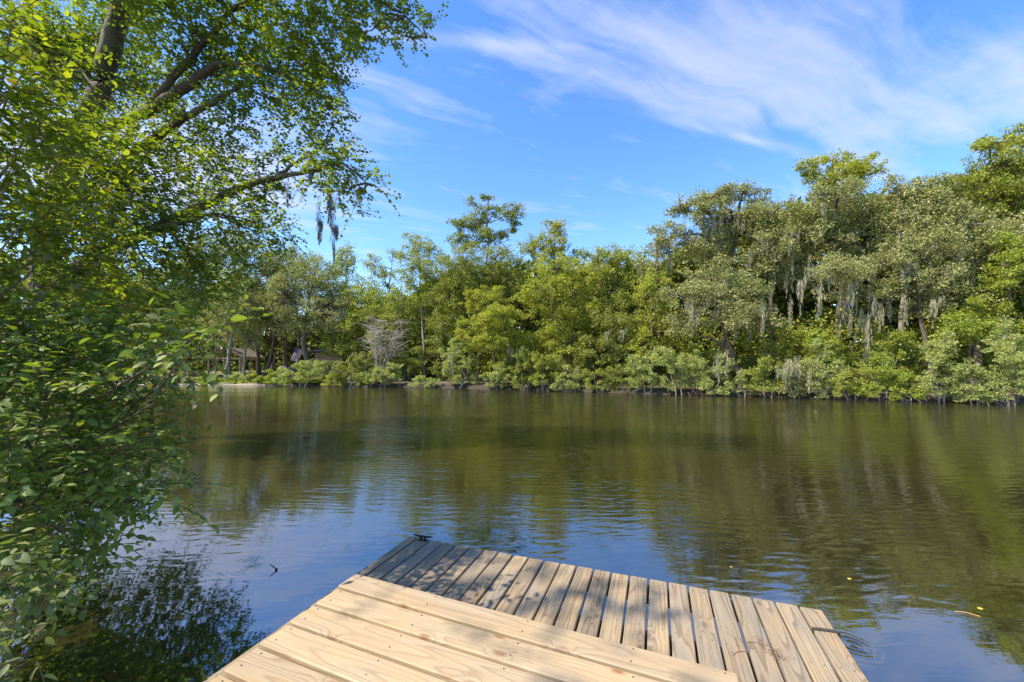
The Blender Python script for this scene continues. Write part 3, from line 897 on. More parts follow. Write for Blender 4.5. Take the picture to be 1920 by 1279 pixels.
T('oak_tree', 'grey-green oak mass below the tallest right-edge tree', 1840, 3.5,
  [(1810, 420, 55, 36), (1870, 430, 55, 38), (1920, 450, 50, 40), (1820, 480, 45, 30)], 'oak', 'barkg', leaf=0.13, trunk_r=0.26)
T('vine_covered_tree', 'bright green vine-draped tree at the right edge of the bank', 1880, 2.2,
  [(1890, 465, 34, 26), (1870, 510, 38, 34), (1905, 540, 32, 34), (1850, 560, 34, 30), (1880, 600, 46, 30)], 'bright', 'bark', leaf=0.115, trunk_r=0.18)
T('broadleaf_tree', 'dark-hearted bright green tree low behind the right shrubs', 1825, 1.6,
  [(1820, 600, 46, 24), (1850, 630, 40, 24), (1790, 620, 34, 24)], 'bright', 'bark', leaf=0.105, trunk_r=0.12)
T('oak_tree', 'oak spreading beyond the right edge of the frame', 2030, 2.5,
  [(1990, 420, 70, 60), (2060, 440, 80, 70), (2000, 520, 70, 60), (2100, 540, 80, 70)], 'oak', 'barkg', leaf=0.15, trunk_r=0.28)
T('oak_tree', 'oak standing far left, glimpsed through the near shrub leaves', 330, 5,
  [(310, 560, 50, 50), (350, 520, 45, 45), (280, 600, 50, 40), (340, 610, 45, 35)], 'mid', 'bark', leaf=0.18, trunk_r=0.2)
T('oak_tree', 'oak hidden mostly behind the near tree at far left', 230, 4,
  [(220, 540, 60, 60), (170, 560, 60, 60), (240, 610, 60, 50)], 'mid', 'bark', leaf=0.19, trunk_r=0.2)

# bare trunks standing in the clearing wood
def pole_tree(px, off, top, r0, lean, label, mat='barkg'):
    dep = shore_dep(px) + off
    bx = (px - 960) / F * dep
    base = np.array([bx, dep, float(ground_z(bx, dep)) - 0.1])
    root = empty('thin_tree', tuple(base))
    tag(root, label, 'tree', 'thin trees behind the clearing')
    r = np.random.default_rng(px)
    t = P(px + lean, top, dep)
    c = curve(base, t, (0.03, 0, 0), 8, r, 0.012)
    segs = [(c, r0 * (1 - 0.7 * np.linspace(0, 1, 8)))]
    cen = np.array([t + r.normal(size=3) * np.array([0.9, 0.9, 1.1]) + np.array([0, 0, -0.3]) for _ in range(26)])
    for q in cen[::3]:
        segs.append((curve(c[5], q, (0, 0, 0.05), 4, r), np.array([0.04, 0.03, 0.02, 0.01])))
    v, f = tubes_np(segs, 5)
    obj('trunk', mesh_np('trunk', v - base, f, M[mat], True), root)
    v, f = clump_leaves(cen, np.full(len(cen), 0.6), 20, 0.2, r)
    obj('crown', mesh_np('crown', v - base, f, M['mid' if px % 2 else 'oak']), root)


pole_tree(404, 12, 600, 0.10, -4, 'thin leaning trunk at the far left behind the shelter roof')
pole_tree(467, 14, 590, 0.09, 6, 'pale thin trunk leaning right of the shelter', 'barkg')
pole_tree(514, 13, 580, 0.09, -3, 'thin trunk just right of the dark straight oak', 'bark')
pole_tree(529, 12, 585, 0.12, 3, 'dark thin trunk immediately left of the boat bow', 'bark')
pole_tree(538, 11, 590, 0.13, -8, 'thin trunk crossing in front of the grey boat', 'bark')
pole_tree(564, 9, 560, 0.16, -10, 'second trunk close behind the bent oak by the flag', 'bark')
pole_tree(483, 18, 590, 0.08, 2, 'palest thin trunk deep in the wood behind the clearing', 'barkg')
pole_tree(614, 5, 600, 0.07, 2, 'thin trunk standing before the tan shed wall', 'barkg')

# the wood behind, one dark mass
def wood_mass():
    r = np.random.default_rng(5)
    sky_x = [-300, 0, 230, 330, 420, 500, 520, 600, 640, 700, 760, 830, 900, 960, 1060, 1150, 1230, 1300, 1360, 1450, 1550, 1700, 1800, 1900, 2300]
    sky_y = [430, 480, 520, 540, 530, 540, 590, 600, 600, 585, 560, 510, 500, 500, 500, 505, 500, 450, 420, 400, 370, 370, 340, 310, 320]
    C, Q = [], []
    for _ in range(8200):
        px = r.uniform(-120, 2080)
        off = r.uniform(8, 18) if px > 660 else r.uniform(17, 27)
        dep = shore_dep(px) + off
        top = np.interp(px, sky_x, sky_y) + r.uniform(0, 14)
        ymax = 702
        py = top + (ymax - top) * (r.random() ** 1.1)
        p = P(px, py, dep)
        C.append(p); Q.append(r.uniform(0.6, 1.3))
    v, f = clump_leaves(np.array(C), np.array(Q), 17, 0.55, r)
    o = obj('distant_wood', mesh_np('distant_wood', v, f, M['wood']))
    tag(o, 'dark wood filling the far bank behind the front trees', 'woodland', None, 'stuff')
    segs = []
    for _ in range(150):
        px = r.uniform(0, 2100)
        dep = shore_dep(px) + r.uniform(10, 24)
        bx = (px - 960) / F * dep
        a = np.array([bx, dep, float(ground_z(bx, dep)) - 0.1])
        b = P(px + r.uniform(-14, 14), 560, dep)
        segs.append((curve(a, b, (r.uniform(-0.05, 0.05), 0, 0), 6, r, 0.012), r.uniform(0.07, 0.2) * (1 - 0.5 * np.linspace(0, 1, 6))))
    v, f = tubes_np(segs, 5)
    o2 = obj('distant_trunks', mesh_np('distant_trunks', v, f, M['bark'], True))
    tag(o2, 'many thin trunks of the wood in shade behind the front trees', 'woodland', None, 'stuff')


wood_mass()


def understory():
    r = np.random.default_rng(77)
    C, Q = [], []
    for _ in range(2400):
        px = r.uniform(640, 2060) if r.random() < 0.8 else r.uniform(900, 1200)
        off = r.uniform(3.0, 7.5)
        dep = shore_dep(px) + off
        py = r.uniform(600 + 22 * math.sin(px / 37.0), 705)
        C.append(P(px, py, dep)); Q.append(r.uniform(0.35, 0.75))
    v, f = clump_leaves(np.array(C), np.array(Q), 24, 0.17, r)
    o = obj('understory', mesh_np('understory', v, f, M['mid']))
    tag(o, 'tangled leafy understory between the shore shrubs and the trees', 'undergrowth', None, 'stuff')


understory()

# ------------------------------------------------------------------ the far bank: shrubs
SG = 'shrubs along the water edge of the far bank'
def shrub(px, top, wid, mat, label, off=0.1, bottom=None, leaf=0.11, dens=0.84, moss=None, barkm='barkg', name='shrub', lift=0):
    dep = shore_dep(px) + off
    water = YH + F * H / dep
    bot = (bottom if bottom else water)
    if off < 1.0 and px > 800:
        top -= 0.16 * (bot - top)
    h = (bot - top)
    r = np.random.default_rng(px * 3 + int(top))
    lobes = []
    nl = max(3, int(round(wid / 28)))
    for i in range(nl):
        t = (i + 0.5) / nl
        x = px - wid / 2 + wid * t
        hh = h * (0.62 + 0.38 * math.sin(math.pi * t)) * r.uniform(0.65, 1.18)
        lobes.append((x, bot - hh * 0.72, wid / nl * 0.75, hh * 0.28))
        lobes.append((x + r.uniform(-12, 12), bot - hh * r.uniform(0.18, 0.42), wid / nl * r.uniform(0.55, 0.9), hh * r.uniform(0.16, 0.28)))
    return bank_tree(name, label, px, off, lobes, mat, barkm, dens, leaf, 0.05, group=SG, moss=moss, cat='shrub',
                     clump=0.37, twigs=0.25, seed=px + 11, trunks=2, yspread=0.8)


B = [
    (405, 706, 60, 'bright', 'low bright green clump at the left end of the sandy rim'),
    (450, 700, 46, 'pale', 'small pale clump on the rim below the pale-trunked slender tree'),
    (478, 698, 34, 'yel', 'small yellow flowering clump on the rim below the clearing'),
    (508, 694, 50, 'bright', 'dark-leaved low clump on the rim beneath the straight oak'),
    (565, 668, 80, 'pale', 'big rounded pale shrub at the water under the bent oak'),
    (628, 692, 46, 'yel', 'yellow-green shrub right of the big rounded pale shrub'),
    (660, 650, 70, 'dark', 'dark green shrub over a black hollow at the water'),
    (716, 668, 76, 'pale', 'grey-green shrub below the bare dead thicket'),
    (690, 700, 36, 'bright', 'small bright green shrub dipping into the water by the black hollow'),
    (800, 700, 50, 'pale', 'low pale shrub at the foot of the straight grey trunk'),
    (862, 652, 66, 'pale', 'tall pale shrub with dangling stems right of the small sandy landing'),
    (935, 690, 56, 'pale', 'light shrub touching the water below the lime-green umbrella tree'),
    (985, 668, 56, 'dark', 'dark green rounded shrub with deep shade, right of the lime tree'),
    (1020, 650, 60, 'mid', 'mid-green shrub under the left side of the yellow maple'),
    (1068, 680, 52, 'pale', 'bright pale shrub drooping to the water under the forked maple'),
    (1125, 668, 70, 'mid', 'soft green shrub just right of the forked maple foot'),
    (1172, 690, 56, 'dark', 'dark shrub close to the water midway along the bank'),
    (1215, 655, 76, 'pale', 'broad pale green shrub left of the grey oak trunk'),
    (1275, 645, 76, 'pale', 'tallest pale shrub in front of the grey-leaved oak'),
    (1335, 655, 66, 'pale', 'pale shrub hung with grey threads beside the dark oak trunk'),
    (1440, 680, 70, 'mid', 'green shrub right of the dark oak trunk near the water'),
    (1495, 672, 66, 'oak', 'grey weeping shrub draped with moss down to the water'),
    (1545, 660, 70, 'pale', 'wide green shrub below the longest moss beards'),
    (1600, 690, 70, 'mid', 'low green shrub over a dark gap in the right bank'),
    (1655, 640, 76, 'bright', 'bright yellow-green shrub right of the longest moss beards'),
    (1700, 700, 60, 'bright', 'small bright shrub at the water in front of tangled roots'),
    (1765, 640, 90, 'pale', 'large light green shrub with flat tiers below the level-boughed oak'),
    (1830, 665, 80, 'pale', 'light shrub behind exposed roots left of the right edge'),
    (1900, 610, 90, 'pale', 'largest pale shrub cut by the right edge of the photo'),
    (1985, 640, 90, 'pale', 'pale shrub beyond the right edge of the frame'),
    (330, 700, 70, 'mid', 'green shrub on the far rim glimpsed behind the near leaves'),
    (1390, 700, 50, 'pale', 'small pale shrub at the foot of the dark oak trunk'),
]
for (px, top, wid, mat, lab) in B:
    ms = None
    if 'weeping' in lab:
        ms = [(1470, 680, 735, 12), (1485, 672, 738, 22), (1500, 680, 740, 22), (1515, 690, 742, 14), (1460, 690, 725, 8)]
    if 'grey threads' in lab:
        ms = [(1345, 660, 735, 12), (1362, 655, 720, 8)]
    if 'dangling stems' in lab:
        ms = [(848, 660, 725, 8)]
    lf = 0.12 if px < 1100 else (0.105 if px < 1500 else 0.09)
    shrub(px, top, wid, mat, lab, leaf=lf, moss=ms, off=(0.5 if px < 540 else -0.25) + (px * 7 % 5) * 0.12)
# second row, between shrubs and trees
B2 = [
    (610, 655, 70, 'oak', 'grey-green undergrowth in front of the tan shed', 2.5),
    (760, 640, 70, 'mid', 'green undergrowth left of the shed porch', 3),
    (960, 640, 70, 'mid', 'green undergrowth behind the lime-green umbrella tree', 2),
    (1090, 640, 70, 'dark', 'dark undergrowth behind the forked maple trunks', 2.2),
    (1310, 620, 80, 'mid', 'green undergrowth behind the pale shrubs under the grey oak', 2),
    (1470, 610, 90, 'mid', 'green undergrowth behind the weeping moss shrub', 2),
    (1550, 600, 70, 'bright', 'bright undergrowth showing between the moss beards', 2),
    (1690, 610, 90, 'mid', 'green undergrowth right of the bearded oak', 1.6),
    (1640, 640, 90, 'dark', 'dark undergrowth under the bearded oak', 1.2),
    (1940, 560, 90, 'bright', 'bright undergrowth at the right edge below the vine tree', 2.2),
    (1400, 640, 80, 'dark', 'dark undergrowth either side of the dark oak trunk', 2.4),
    (1190, 620, 80, 'dark', 'dark undergrowth in the middle of the bank behind pale shrubs', 2.4),
    (700, 640, 90, 'oak', 'grey undergrowth around the bare dead thicket', 2.2),
    (830, 670, 40, 'dark', 'dark undergrowth right of the straight grey trunk', 2.5),
]
for (px, top, wid, mat, lab, off) in B2:
    o = shrub(px, top, wid, mat, lab, off=off, leaf=0.12)
    o['group'] = 'undergrowth between shrubs and trees'


def dead_thicket():
    dep = shore_dep(715) + 1.8
    base = np.array([(712 - 960) / F * dep, dep, 0.3])
    r = np.random.default_rng(3)
    root = empty('bare_thicket', tuple(base))
    tag(root, 'pale grey leafless thicket of fine twigs above the water', 'dead tree')
    segs = []
    for _ in range(7):
        t = P(r.uniform(680, 755), r.uniform(600, 640), dep) + np.array([0, r.uniform(-0.8, 0.8), 0])
        c = curve(base, t, (r.uniform(-0.1, 0.1), 0, 0.1), 7, r, 0.03)
        segs.append((c, 0.05 * (1 - 0.8 * np.linspace(0, 1, 7))))
        for _ in range(60):
            i = r.integers(3, 7)
            e = c[i] + r.normal(size=3) * np.array([0.8, 0.5, 0.5])
            e2 = curve(c[i], e, (0, 0, r.uniform(-0.2, 0.3)), 4, r, 0.06)
            segs.append((e2, np.array([0.016, 0.013, 0.01, 0.006])))
    v, f = tubes_np(segs, 4)
    o = obj('twigs', mesh_np('twigs', v - base, f, M['dead'], True), root)
    # a second dead crown behind, near px 655
    return o


dead_thicket()


def roots():
    """driftwood and bare roots along the dark rim"""
    k = 0
    for (px, w, lab) in ((1455, 50, 'tangle of bare roots at the water left of the weeping shrub'), (1570, 60, 'bare brown roots under the wide shrub of the right bank'),
                         (1720, 70, 'tangle of grey roots behind the small bright shrub'), (1880, 80, 'pile of pale driftwood and roots near the right edge'),
                         (1040, 40, 'brown roots in the shade under the forked maple'), (660, 36, 'pale hanging roots in the black hollow'),
                         (1310, 46, 'brown roots below the shrub with grey threads'), (1190, 50, 'dark roots below the dark shrub midway along the bank')):
        r = np.random.default_rng(px)
        dep = shore_dep(px) - 0.15
        c0 = np.array([(px - 960) / F * dep, dep, 0.02])
        segs = []
        wm = w / F * dep
        for _ in range(26):
            a = c0 + np.array([r.uniform(-wm / 2, wm / 2), r.uniform(0.1, 0.6), r.uniform(0.1, 0.45)])
            b = a + np.array([r.uniform(-0.5, 0.5), r.uniform(-0.7, -0.1), -r.uniform(0.1, 0.5)])
            segs.append((curve(a, b, (0, 0, r.uniform(0, 0.25)), 5, r, 0.05), r.uniform(0.008, 0.03) * (1 - 0.6 * np.linspace(0, 1, 5))))
        v, f = tubes_np(segs, 4)
        o = obj('root_tangle', mesh_np('root_tangle', v - c0, f, M['dead' if px in (1880, 660, 1720) else 'bark'], True), None, tuple(c0))
        tag(o, lab, 'roots', 'bare roots along the far rim')
        k += 1
    # a leaning grey snag at px 870
    dep = shore_dep(872) - 0.1
    b = P(862, 722, dep); b[2] = 0.0
    r = np.random.default_rng(1)
    segs = [(curve(b, P(878, 695, dep), (0.1, 0, 0), 6, r, 0.03), np.linspace(0.05, 0.02, 6)),
            (curve(P(872, 703, dep), P(866, 697, dep), (0, 0, 0.1), 4, r, 0.03), np.linspace(0.025, 0.01, 4))]
    v, f = tubes_np(segs, 6)
    o = obj('grey_snag', mesh_np('grey_snag', v - b, f, M['dead'], True), None, tuple(b))
    tag(o, 'pale forked dead limb leaning over the water right of the sandy landing', 'snag')


roots()


def ground_tufts():
    r = np.random.default_rng(12)
    px = r.uniform(370, 600, 2600)
    D = np.array([shore_dep(q) for q in np.linspace(360, 610, 60)])
    d0 = np.interp(px, np.linspace(360, 610, 60), D)
    off = np.abs(r.normal(size=2600)) * 1.2 + 0.3
    far = r.random(2600) < 0.07
    off[far] = r.uniform(1, 16, far.sum())
    dep = d0 + off
    x = (px - 960) / F * dep
    p = np.stack([x, dep, ground_z(x, dep)], 1)
    n = len(p) * 6
    c = np.repeat(p, 6, 0) + r.normal(size=(n, 3)) * np.array([0.1, 0.1, 0])
    d = unit(r.normal(size=(n, 3)) * 0.5 + np.array([0, 0, 1]))
    v, f = leaves(c, d, rand_dir(n, r), r.uniform(0.12, 0.32, n), wid=0.5)
    o = obj('bank_weeds', mesh_np('bank_weeds', v, f, M['bright']))
    tag(o, 'low weeds and grass along the sandy rim of the left clearing', 'weeds', None, 'stuff')


ground_tufts()

# ------------------------------------------------------------------ small structures on the far bank
def shelter():
    dep = shore_dep(425) + 9
    def q(px, py, dd=0): return Vector(P(px, py, dep + dd))
    bx = (425 - 960) / F * dep
    base = Vector((bx, dep, float(ground_z(bx, dep))))
    root = empty('picnic_shelter', tuple(base))
    tag(root, 'open timber shelter with pitched brown roof on yellow posts', 'shelter')
    wL, wR = q(388, 672).x, q(453, 672).x
    zE, zR, zG = q(0, 672).z, q(0, 655).z, base.z - 0.1
    def rel(v): return tuple(Vector(v) - base)
    for x in (wL + 0.2, (wL + wR) / 2, wR - 0.2):
        for dy in (0, 3.0):
            m = MB(); m.box((0, 0, 0), (0.16, 0.16, zE - zG), bev=0.01)
            m.build('post', M['post'], root, rel((x, dep + dy, (zE + zG) / 2)))
    for dy in (0, 3.0):
        m = MB(); m.box((0, 0, 0), (wR - wL, 0.1, 0.2), bev=0.01)
        m.build('beam', M['post'], root, rel(((wL + wR) / 2, dep + dy - 0.14, zE)))
    # gable faces the river: two roof slopes, rafters below
    xm = (wL + wR) / 2 + 0.5
    for sx, xe in ((-1, wL - 0.4), (1, wR + 0.4)):
        L = math.hypot(xm - xe, zR - zE + 0.1)
        ang = math.atan2(zR - zE, abs(xm - xe))
        rot = Matrix.Rotation(ang * (1 if sx < 0 else -1), 3, 'Y').inverted()
        m = MB(); m.box((0, 0, 0), (L, 4.2, 0.07), rot=rot)
        m.build('roof_slope', M['shingle'], root, rel(((xm + xe) / 2, dep + 1.5, (zR + zE) / 2 + 0.15)))
        for k in range(3):
            m = MB(); m.box((0, 0, 0), (L * 0.96, 0.09, 0.12), rot=rot)
            m.build('rafter', M['post'], root, rel(((xm + xe) / 2, dep - 0.3 + 1.8 * k, (zR + zE) / 2 + 0.03)))


def shed():
    dep = shore_dep(605) + 7
    def q(px, py): return Vector(P(px, py, dep))
    a, b = q(590, 662), q(642, 662)
    zG = float(ground_z(a.x, dep)) - 0.1
    base = Vector(((a.x + b.x) / 2, dep + 1.5, zG))
    root = empty('shed', tuple(base))
    tag(root, 'small tan shed with dark low roof and black porch post in the trees', 'shed')
    w = b.x - a.x
    h = a.z - zG
    nb = 14
    for i in range(nb):
        m = MB(); m.box((0, 0, 0), (w / nb - 0.02, 0.03, h), bev=0.004)
        m.build('siding_board', M['tan'], root, (-w / 2 + w * (i + 0.5) / nb, -1.5, h / 2))
    m = MB(); m.box((0, 0, 0), (w, 2.9, h - 0.02))
    m.build('wall', M['tan'], root, (0, -0.02, h / 2 - 0.01))
    m = MB(); m.box((0, 0, 0), (w + 1.1, 4.4, 0.16), rot=Matrix.Rotation(R(4), 3, 'X'))
    m.build('roof', M['roof'], root, (-0.2, -0.5, h + 0.26))
    m = MB(); m.box((0, 0, 0), (0.16, 0.16, h), bev=0.01)
    m.build('post', M['black'], root, (-w / 2 - 0.35, -2.5, h / 2))
    m = MB(); m.box((0, 0, 0), (1.0, 0.1, 0.1), bev=0.01)
    m.build('rail', M['black'], root, (-w / 2 + 0.23, -2.45, h * 0.42))


def porch():
    dep = shore_dep(800) + 7
    def q(px, py): return Vector(P(px, py, dep))
    a, b = q(770, 668), q(826, 668)
    zG = float(ground_z(a.x, dep)) - 0.1
    base = Vector(((a.x + b.x) / 2, dep + 1.2, zG))
    root = empty('porch', tuple(base))
    tag(root, 'dark raised porch with red-brown boards behind the straight grey trunk', 'porch')
    w = b.x - a.x
    h = a.z - zG
    m = MB(); m.box((0, 0, 0), (w, 2.4, 0.14)); m.build('floor', M['roof'], root, (0, 0, h - 0.2))
    for i in range(4):
        m = MB(); m.box((0, 0, 0), (0.12, 0.12, h + 0.65), bev=0.01)
        m.build('post', M['roof'], root, (-w / 2 + 0.1 + (w - 0.2) * i / 3, -1.15, (h + 0.65) / 2))
    m = MB(); m.box((0, 0, 0), (w, 0.09, 0.12), bev=0.01); m.build('rail', M['redwood'], root, (0, -1.26, h + 0.6))
    for i in range(12):
        m = MB(); m.box((0, 0, 0), (w / 12 - 0.05, 0.03, 1.6), bev=0.004)
        m.build('wall_board', M['redwood'], root, (-w / 2 + w * (i + 0.5) / 12, 1.15, h + 0.7))


def boat():
    dep = shore_dep(545) + 12
    p = P(543, 676, dep)
    base = Vector((p[0], dep, float(ground_z(p[0], dep))))
    root = empty('small_boat', tuple(base))
    tag(root, 'small grey boat parked ashore beside the flag, bow to the left', 'boat')
    L, Wd, Hh = 2.5, 1.0, 0.5
    m = MB()
    st = []
    for i, t in enumerate(np.linspace(0, 1, 8)):
        half = Wd / 2 * (1 - (1 - t) ** 2.4) + 0.02
        keel = 0.30 * (1 - t) ** 2
        st.append([(-L / 2 + L * t, -half, Hh + 0.12 * (1 - t)), (-L / 2 + L * t, -half * 0.7, keel + 0.05), (-L / 2 + L * t, 0, keel),
                   (-L / 2 + L * t, half * 0.7, keel + 0.05), (-L / 2 + L * t, half, Hh + 0.12 * (1 - t))])
    vs = [q for s in st for q in s]
    fs = [(i * 5 + j, i * 5 + j + 1, i * 5 + j + 6, i * 5 + j + 5) for i in range(7) for j in range(4)]
    fs.append((35, 36, 37, 38, 39))
    m.add(vs, fs)
    m.build('hull', M['hull'], root, (0, 0, 0.35))
    m = MB(); m.box((0.3, 0, 0), (0.25, 0.9, 0.04)); m.build('seat', M['white'], root, (0, 0, 0.72))
    m = MB(); m.box((0, 0, 0), (2.2, 0.08, 0.08)); m.build('trailer_frame', M['black'], root, (0, 0, 0.3))
    for s in (-0.5, 0.5):
        m = MB(); m.tube([(0.4, s - 0.05, 0), (0.4, s + 0.05, 0)], 0.28, 12); m.build('wheel', M['black'], root, (0, 0, 0.28))


def flag():
    dep = shore_dep(553) + 8
    top = Vector(P(555, 651, dep))
    gz = float(ground_z(top.x, dep))
    base = Vector((top.x, dep, gz))
    root = empty('flag', tuple(base))
    tag(root, 'red, white and blue striped flag hanging aslant by the bent oak', 'flag')
    h = top.z - gz
    m = MB(); m.tube([(0.55, 0, 0), (0.02, 0, h + 0.05)], 0.02, 6); m.build('pole', M['hull'], root)
    # cloth hangs steeply from the leaning pole
    W_, H_ = 1.5, 0.85
    m = MB()
    ux, uz = Vector((-0.42, 0, -0.9)), Vector((0.75, 0.1, -0.35)).normalized()
    o0 = Vector((0.0, -0.05, h))
    for s in range(13):
        for c in range(10):
            x0, x1 = c / 10 * W_, (c + 1) / 10 * W_
            y0, y1 = s / 13 * H_, (s + 1) / 13 * H_
            quad = []
            for (xx, yy) in ((x0, y0), (x1, y0), (x1, y1), (x0, y1)):
                quad.append(o0 + ux * xx + uz * yy + Vector((0, 0.05 * math.sin(yy * 9 + xx * 2), 0)))
            canton = s < 7 and c < 4
            m.add(quad, [(0, 1, 2, 3)], 2 if canton else (0 if s % 2 == 0 else 1))
    for i in range(5):
        for j in range(4):
            c = o0 + ux * (0.08 + 0.14 * j) + uz * (0.05 + 0.085 * i) + Vector((0, -0.065, 0)) 
            c.y += 0.05 * math.sin((0.05 + 0.085 * i) * 9 + (0.08 + 0.14 * j) * 2)
            pts = [c + ux * (0.028 * (1 if k % 2 == 0 else 0.45) * math.cos(k * math.pi / 5)) + uz * (0.028 * (1 if k % 2 == 0 else 0.45) * math.sin(k * math.pi / 5)) for k in range(10)]
            m.add(pts, [tuple(range(10))], 1)
    m.build('cloth', [M['red'], M['white'], M['navy']], root)


shelter(); shed(); porch(); boat(); flag()

# ------------------------------------------------------------------ foreground plants
def in_frame(p):
    px = 960 + p[:, 0] / p[:, 1] * F
    py = YH - (p[:, 2] - H) / p[:, 1] * F
    return (p[:, 1] > 0.4) & (px > 0) & (px < 1920) & (py > 0) & (py < 1279)


LEAFMESH = {}


def leaf_variants(key, full, mat):
    out = []
    r = np.random.default_rng(4)
    for k in range(4):
        if full:
            v = FULL.copy(); v[:, 2] = v[:, 2] * (0.5 + 0.5 * k) ; v[:, 1] *= 0.9 + 0.08 * k
            out.append(mesh_np('leaf', v, FULL_F, M[mat], True))
        else:
            v = FLAT.copy(); v[:, 1] *= 0.9 + 0.1 * k
            out.append(mesh_np('leaf', v, FLAT_F, M[mat]))
    return out


def spray_plant(name, label, cat, base, lobes, mat, leaf, lai=3.0, full=True, world_lobes=(), limbs=(), limb_mat='bark', tw=0.35, seed=1,
                droop=0.18, wid=1.0, singles=300, extra_limb_r=0.03, hub=None, ymin=0.9):
    r = np.random.default_rng(seed)
    base = np.array(base, float)
    root = empty(name, tuple(base))
    tag(root, label, cat)
    L3 = [(P(px, py, d), rp / F * d, 1.0) for (px, py, rp, d) in lobes] + [(np.array(c, float), rr, dn) for (c, rr, dn) in world_lobes]
    PO, DI, NO, SZ = [], [], [], []
    segs = []
    a_leaf = leaf * leaf * 0.5 * 0.55 * wid
    for (c, Rr, dn) in L3:
        nl = lai * dn * math.pi * Rr * Rr / a_leaf
        K = int(np.clip(round(tw / (leaf * 0.5)), 5, 12))
        nt = max(3, int(nl / K))
        u = rand_dir(nt, r)
        st = c + u * Rr * (r.random((nt, 1)) ** 0.6) * 0.85
        d = unit(u * 0.8 + rand_dir(nt, r) * 0.7 + np.array([0.25, -0.1, 0.05]))
        ln = tw * r.uniform(0.6, 1.3, nt)
        t = (np.arange(K) + 0.5) / K
        pos = st[:, None] + d[:, None] * (ln[:, None] * t)[..., None]
        pos[..., 2] -= droop * (ln[:, None] * t ** 2)
        side = unit(np.cross(d, np.array([0, 0, 1.0]) + rand_dir(nt, r) * 0.3))
        sg = np.where(np.arange(K) % 2 == 0, 1.0, -1.0)
        ld = d[:, None] * 0.6 + side[:, None] * sg[None, :, None] * 0.85 + r.normal(size=(nt, K, 3)) * 0.25
        ld[..., 2] -= 0.18
        nn = np.array([0, 0, 1.0]) + r.normal(size=(nt, K, 3)) * 0.38
        PO.append(pos.reshape(-1, 3)); DI.append(unit(ld.reshape(-1, 3))); NO.append(unit(nn.reshape(-1, 3)))
        SZ.append((leaf * (0.55 + 0.6 * r.random((nt, K))) * (1 - 0.25 * t)).reshape(-1))
        for i in range(nt):
            if r.random() < 0.7:
                q = np.array([st[i], st[i] + d[i] * ln[i] * 0.5 - np.array([0, 0, droop * ln[i] * 0.25]), st[i] + d[i] * ln[i] - np.array([0, 0, droop * ln[i]])])
                segs.append((q, np.array([0.0028, 0.0022, 0.0012]) * (leaf / 0.07)))
    PO, DI, NO, SZ = map(np.concatenate, (PO, DI, NO, SZ))
    ok = (PO[:, 2] > 0.04) & ((PO[:, 1] > ymin) | (PO[:, 2] > 3.6))
    PO, DI, NO, SZ = PO[ok], DI[ok], NO[ok], SZ[ok]
    # the leaves that show largest are parts of their own
    vis = in_frame(PO)
    score = np.where(vis, SZ / np.maximum(PO[:, 1], 0.3), 0)
    # spread the picked ones: nearest front leaves first
    idx = np.argsort(-score)[:singles]
    rest = np.ones(len(PO), bool); rest[idx] = False
    tmpl, tf = (FULL, FULL_F) if full else (FLAT, FLAT_F)
    v, f = leaves(PO[rest], DI[rest], NO[rest], SZ[rest], tmpl, tf, wid)
    o = obj('foliage', mesh_np('foliage', v - base, f, M[mat], full), root)
    o['kind'] = 'stuff'
    var = leaf_variants(name, full, mat)
    X, Y, Z = frames(DI[idx], NO[idx])
    for k, i in enumerate(idx):
        lo = bpy.data.objects.new('leaf', var[k % 4])
        COL.objects.link(lo)
        lo.parent = root
        s = SZ[i]
        mt = Matrix(((X[k][0] * s, Y[k][0] * s * wid, Z[k][0] * s, PO[i][0] - base[0]),
                     (X[k][1] * s, Y[k][1] * s * wid, Z[k][1] * s, PO[i][1] - base[1]),
                     (X[k][2] * s, Y[k][2] * s * wid, Z[k][2] * s, PO[i][2] - base[2]), (0, 0, 0, 1)))
        lo.matrix_basis = mt
    tv, tf2 = tubes_np(segs, 3)
    o = obj('twigs', mesh_np('twigs', tv - base, tf2, M['twig']), root)
    o['kind'] = 'stuff'
    # limbs
    segs = []
    h0 = base if hub is None else np.array(hub, float)
    LP = np.array([P(*q) for (pts, rad) in limbs for q in pts[1:]]) if limbs else None
    for (c, Rr, dn) in L3:
        if LP is not None and np.linalg.norm(c - base) < 60:
            dd = np.linalg.norm(LP - c, axis=1) + 0.4 * np.maximum(0, LP[:, 2] - c[2])
            h0 = LP[int(np.argmin(dd))]
        segs.append((curve(h0, c, (0, 0, r.uniform(-0.05, 0.2)), 8, r, 0.02), extra_limb_r * (1 - 0.8 * np.linspace(0, 1, 8))))
    for (pts, rad) in limbs:
        pp = np.array([P(*q) for q in pts])
        tt = np.linspace(0, 1, len(pp)); ts = np.linspace(0, 1, len(pp) * 4)
        cc = np.stack([np.interp(ts, tt, pp[:, k]) for k in range(3)], 1)
        for _ in range(3):
            cc[1:-1] = (cc[:-2] + 2 * cc[1:-1] + cc[2:]) / 4
        cc[1:-1] += r.normal(size=(len(cc) - 2, 3)) * 0.012
        segs.append((cc, np.interp(ts, tt, rad)))
    tv, tf2 = tubes_np(segs, 8)
    obj('trunk', mesh_np('trunk', tv - base, tf2, M[limb_mat], True), root)
    return root, base


# dock spots softly shaded by unseen high leaf clumps, added up-sun of each
SHADE = [(720, 1050, 0.34, 0.34), (770, 1030, 0.34, 0.3), (860, 1110, 0.34, 0.16), (800, 1080, 0.34, 0.12), (1000, 1065, 0.34, 0.2), (1060, 1110, 0.34, 0.2), (1115, 1150, 0.34, 0.16),
         (1200, 1170, 0.34, 0.13), (1330, 1255, 0.62, 0.12), (1030, 1245, 0.62, 0.07)]
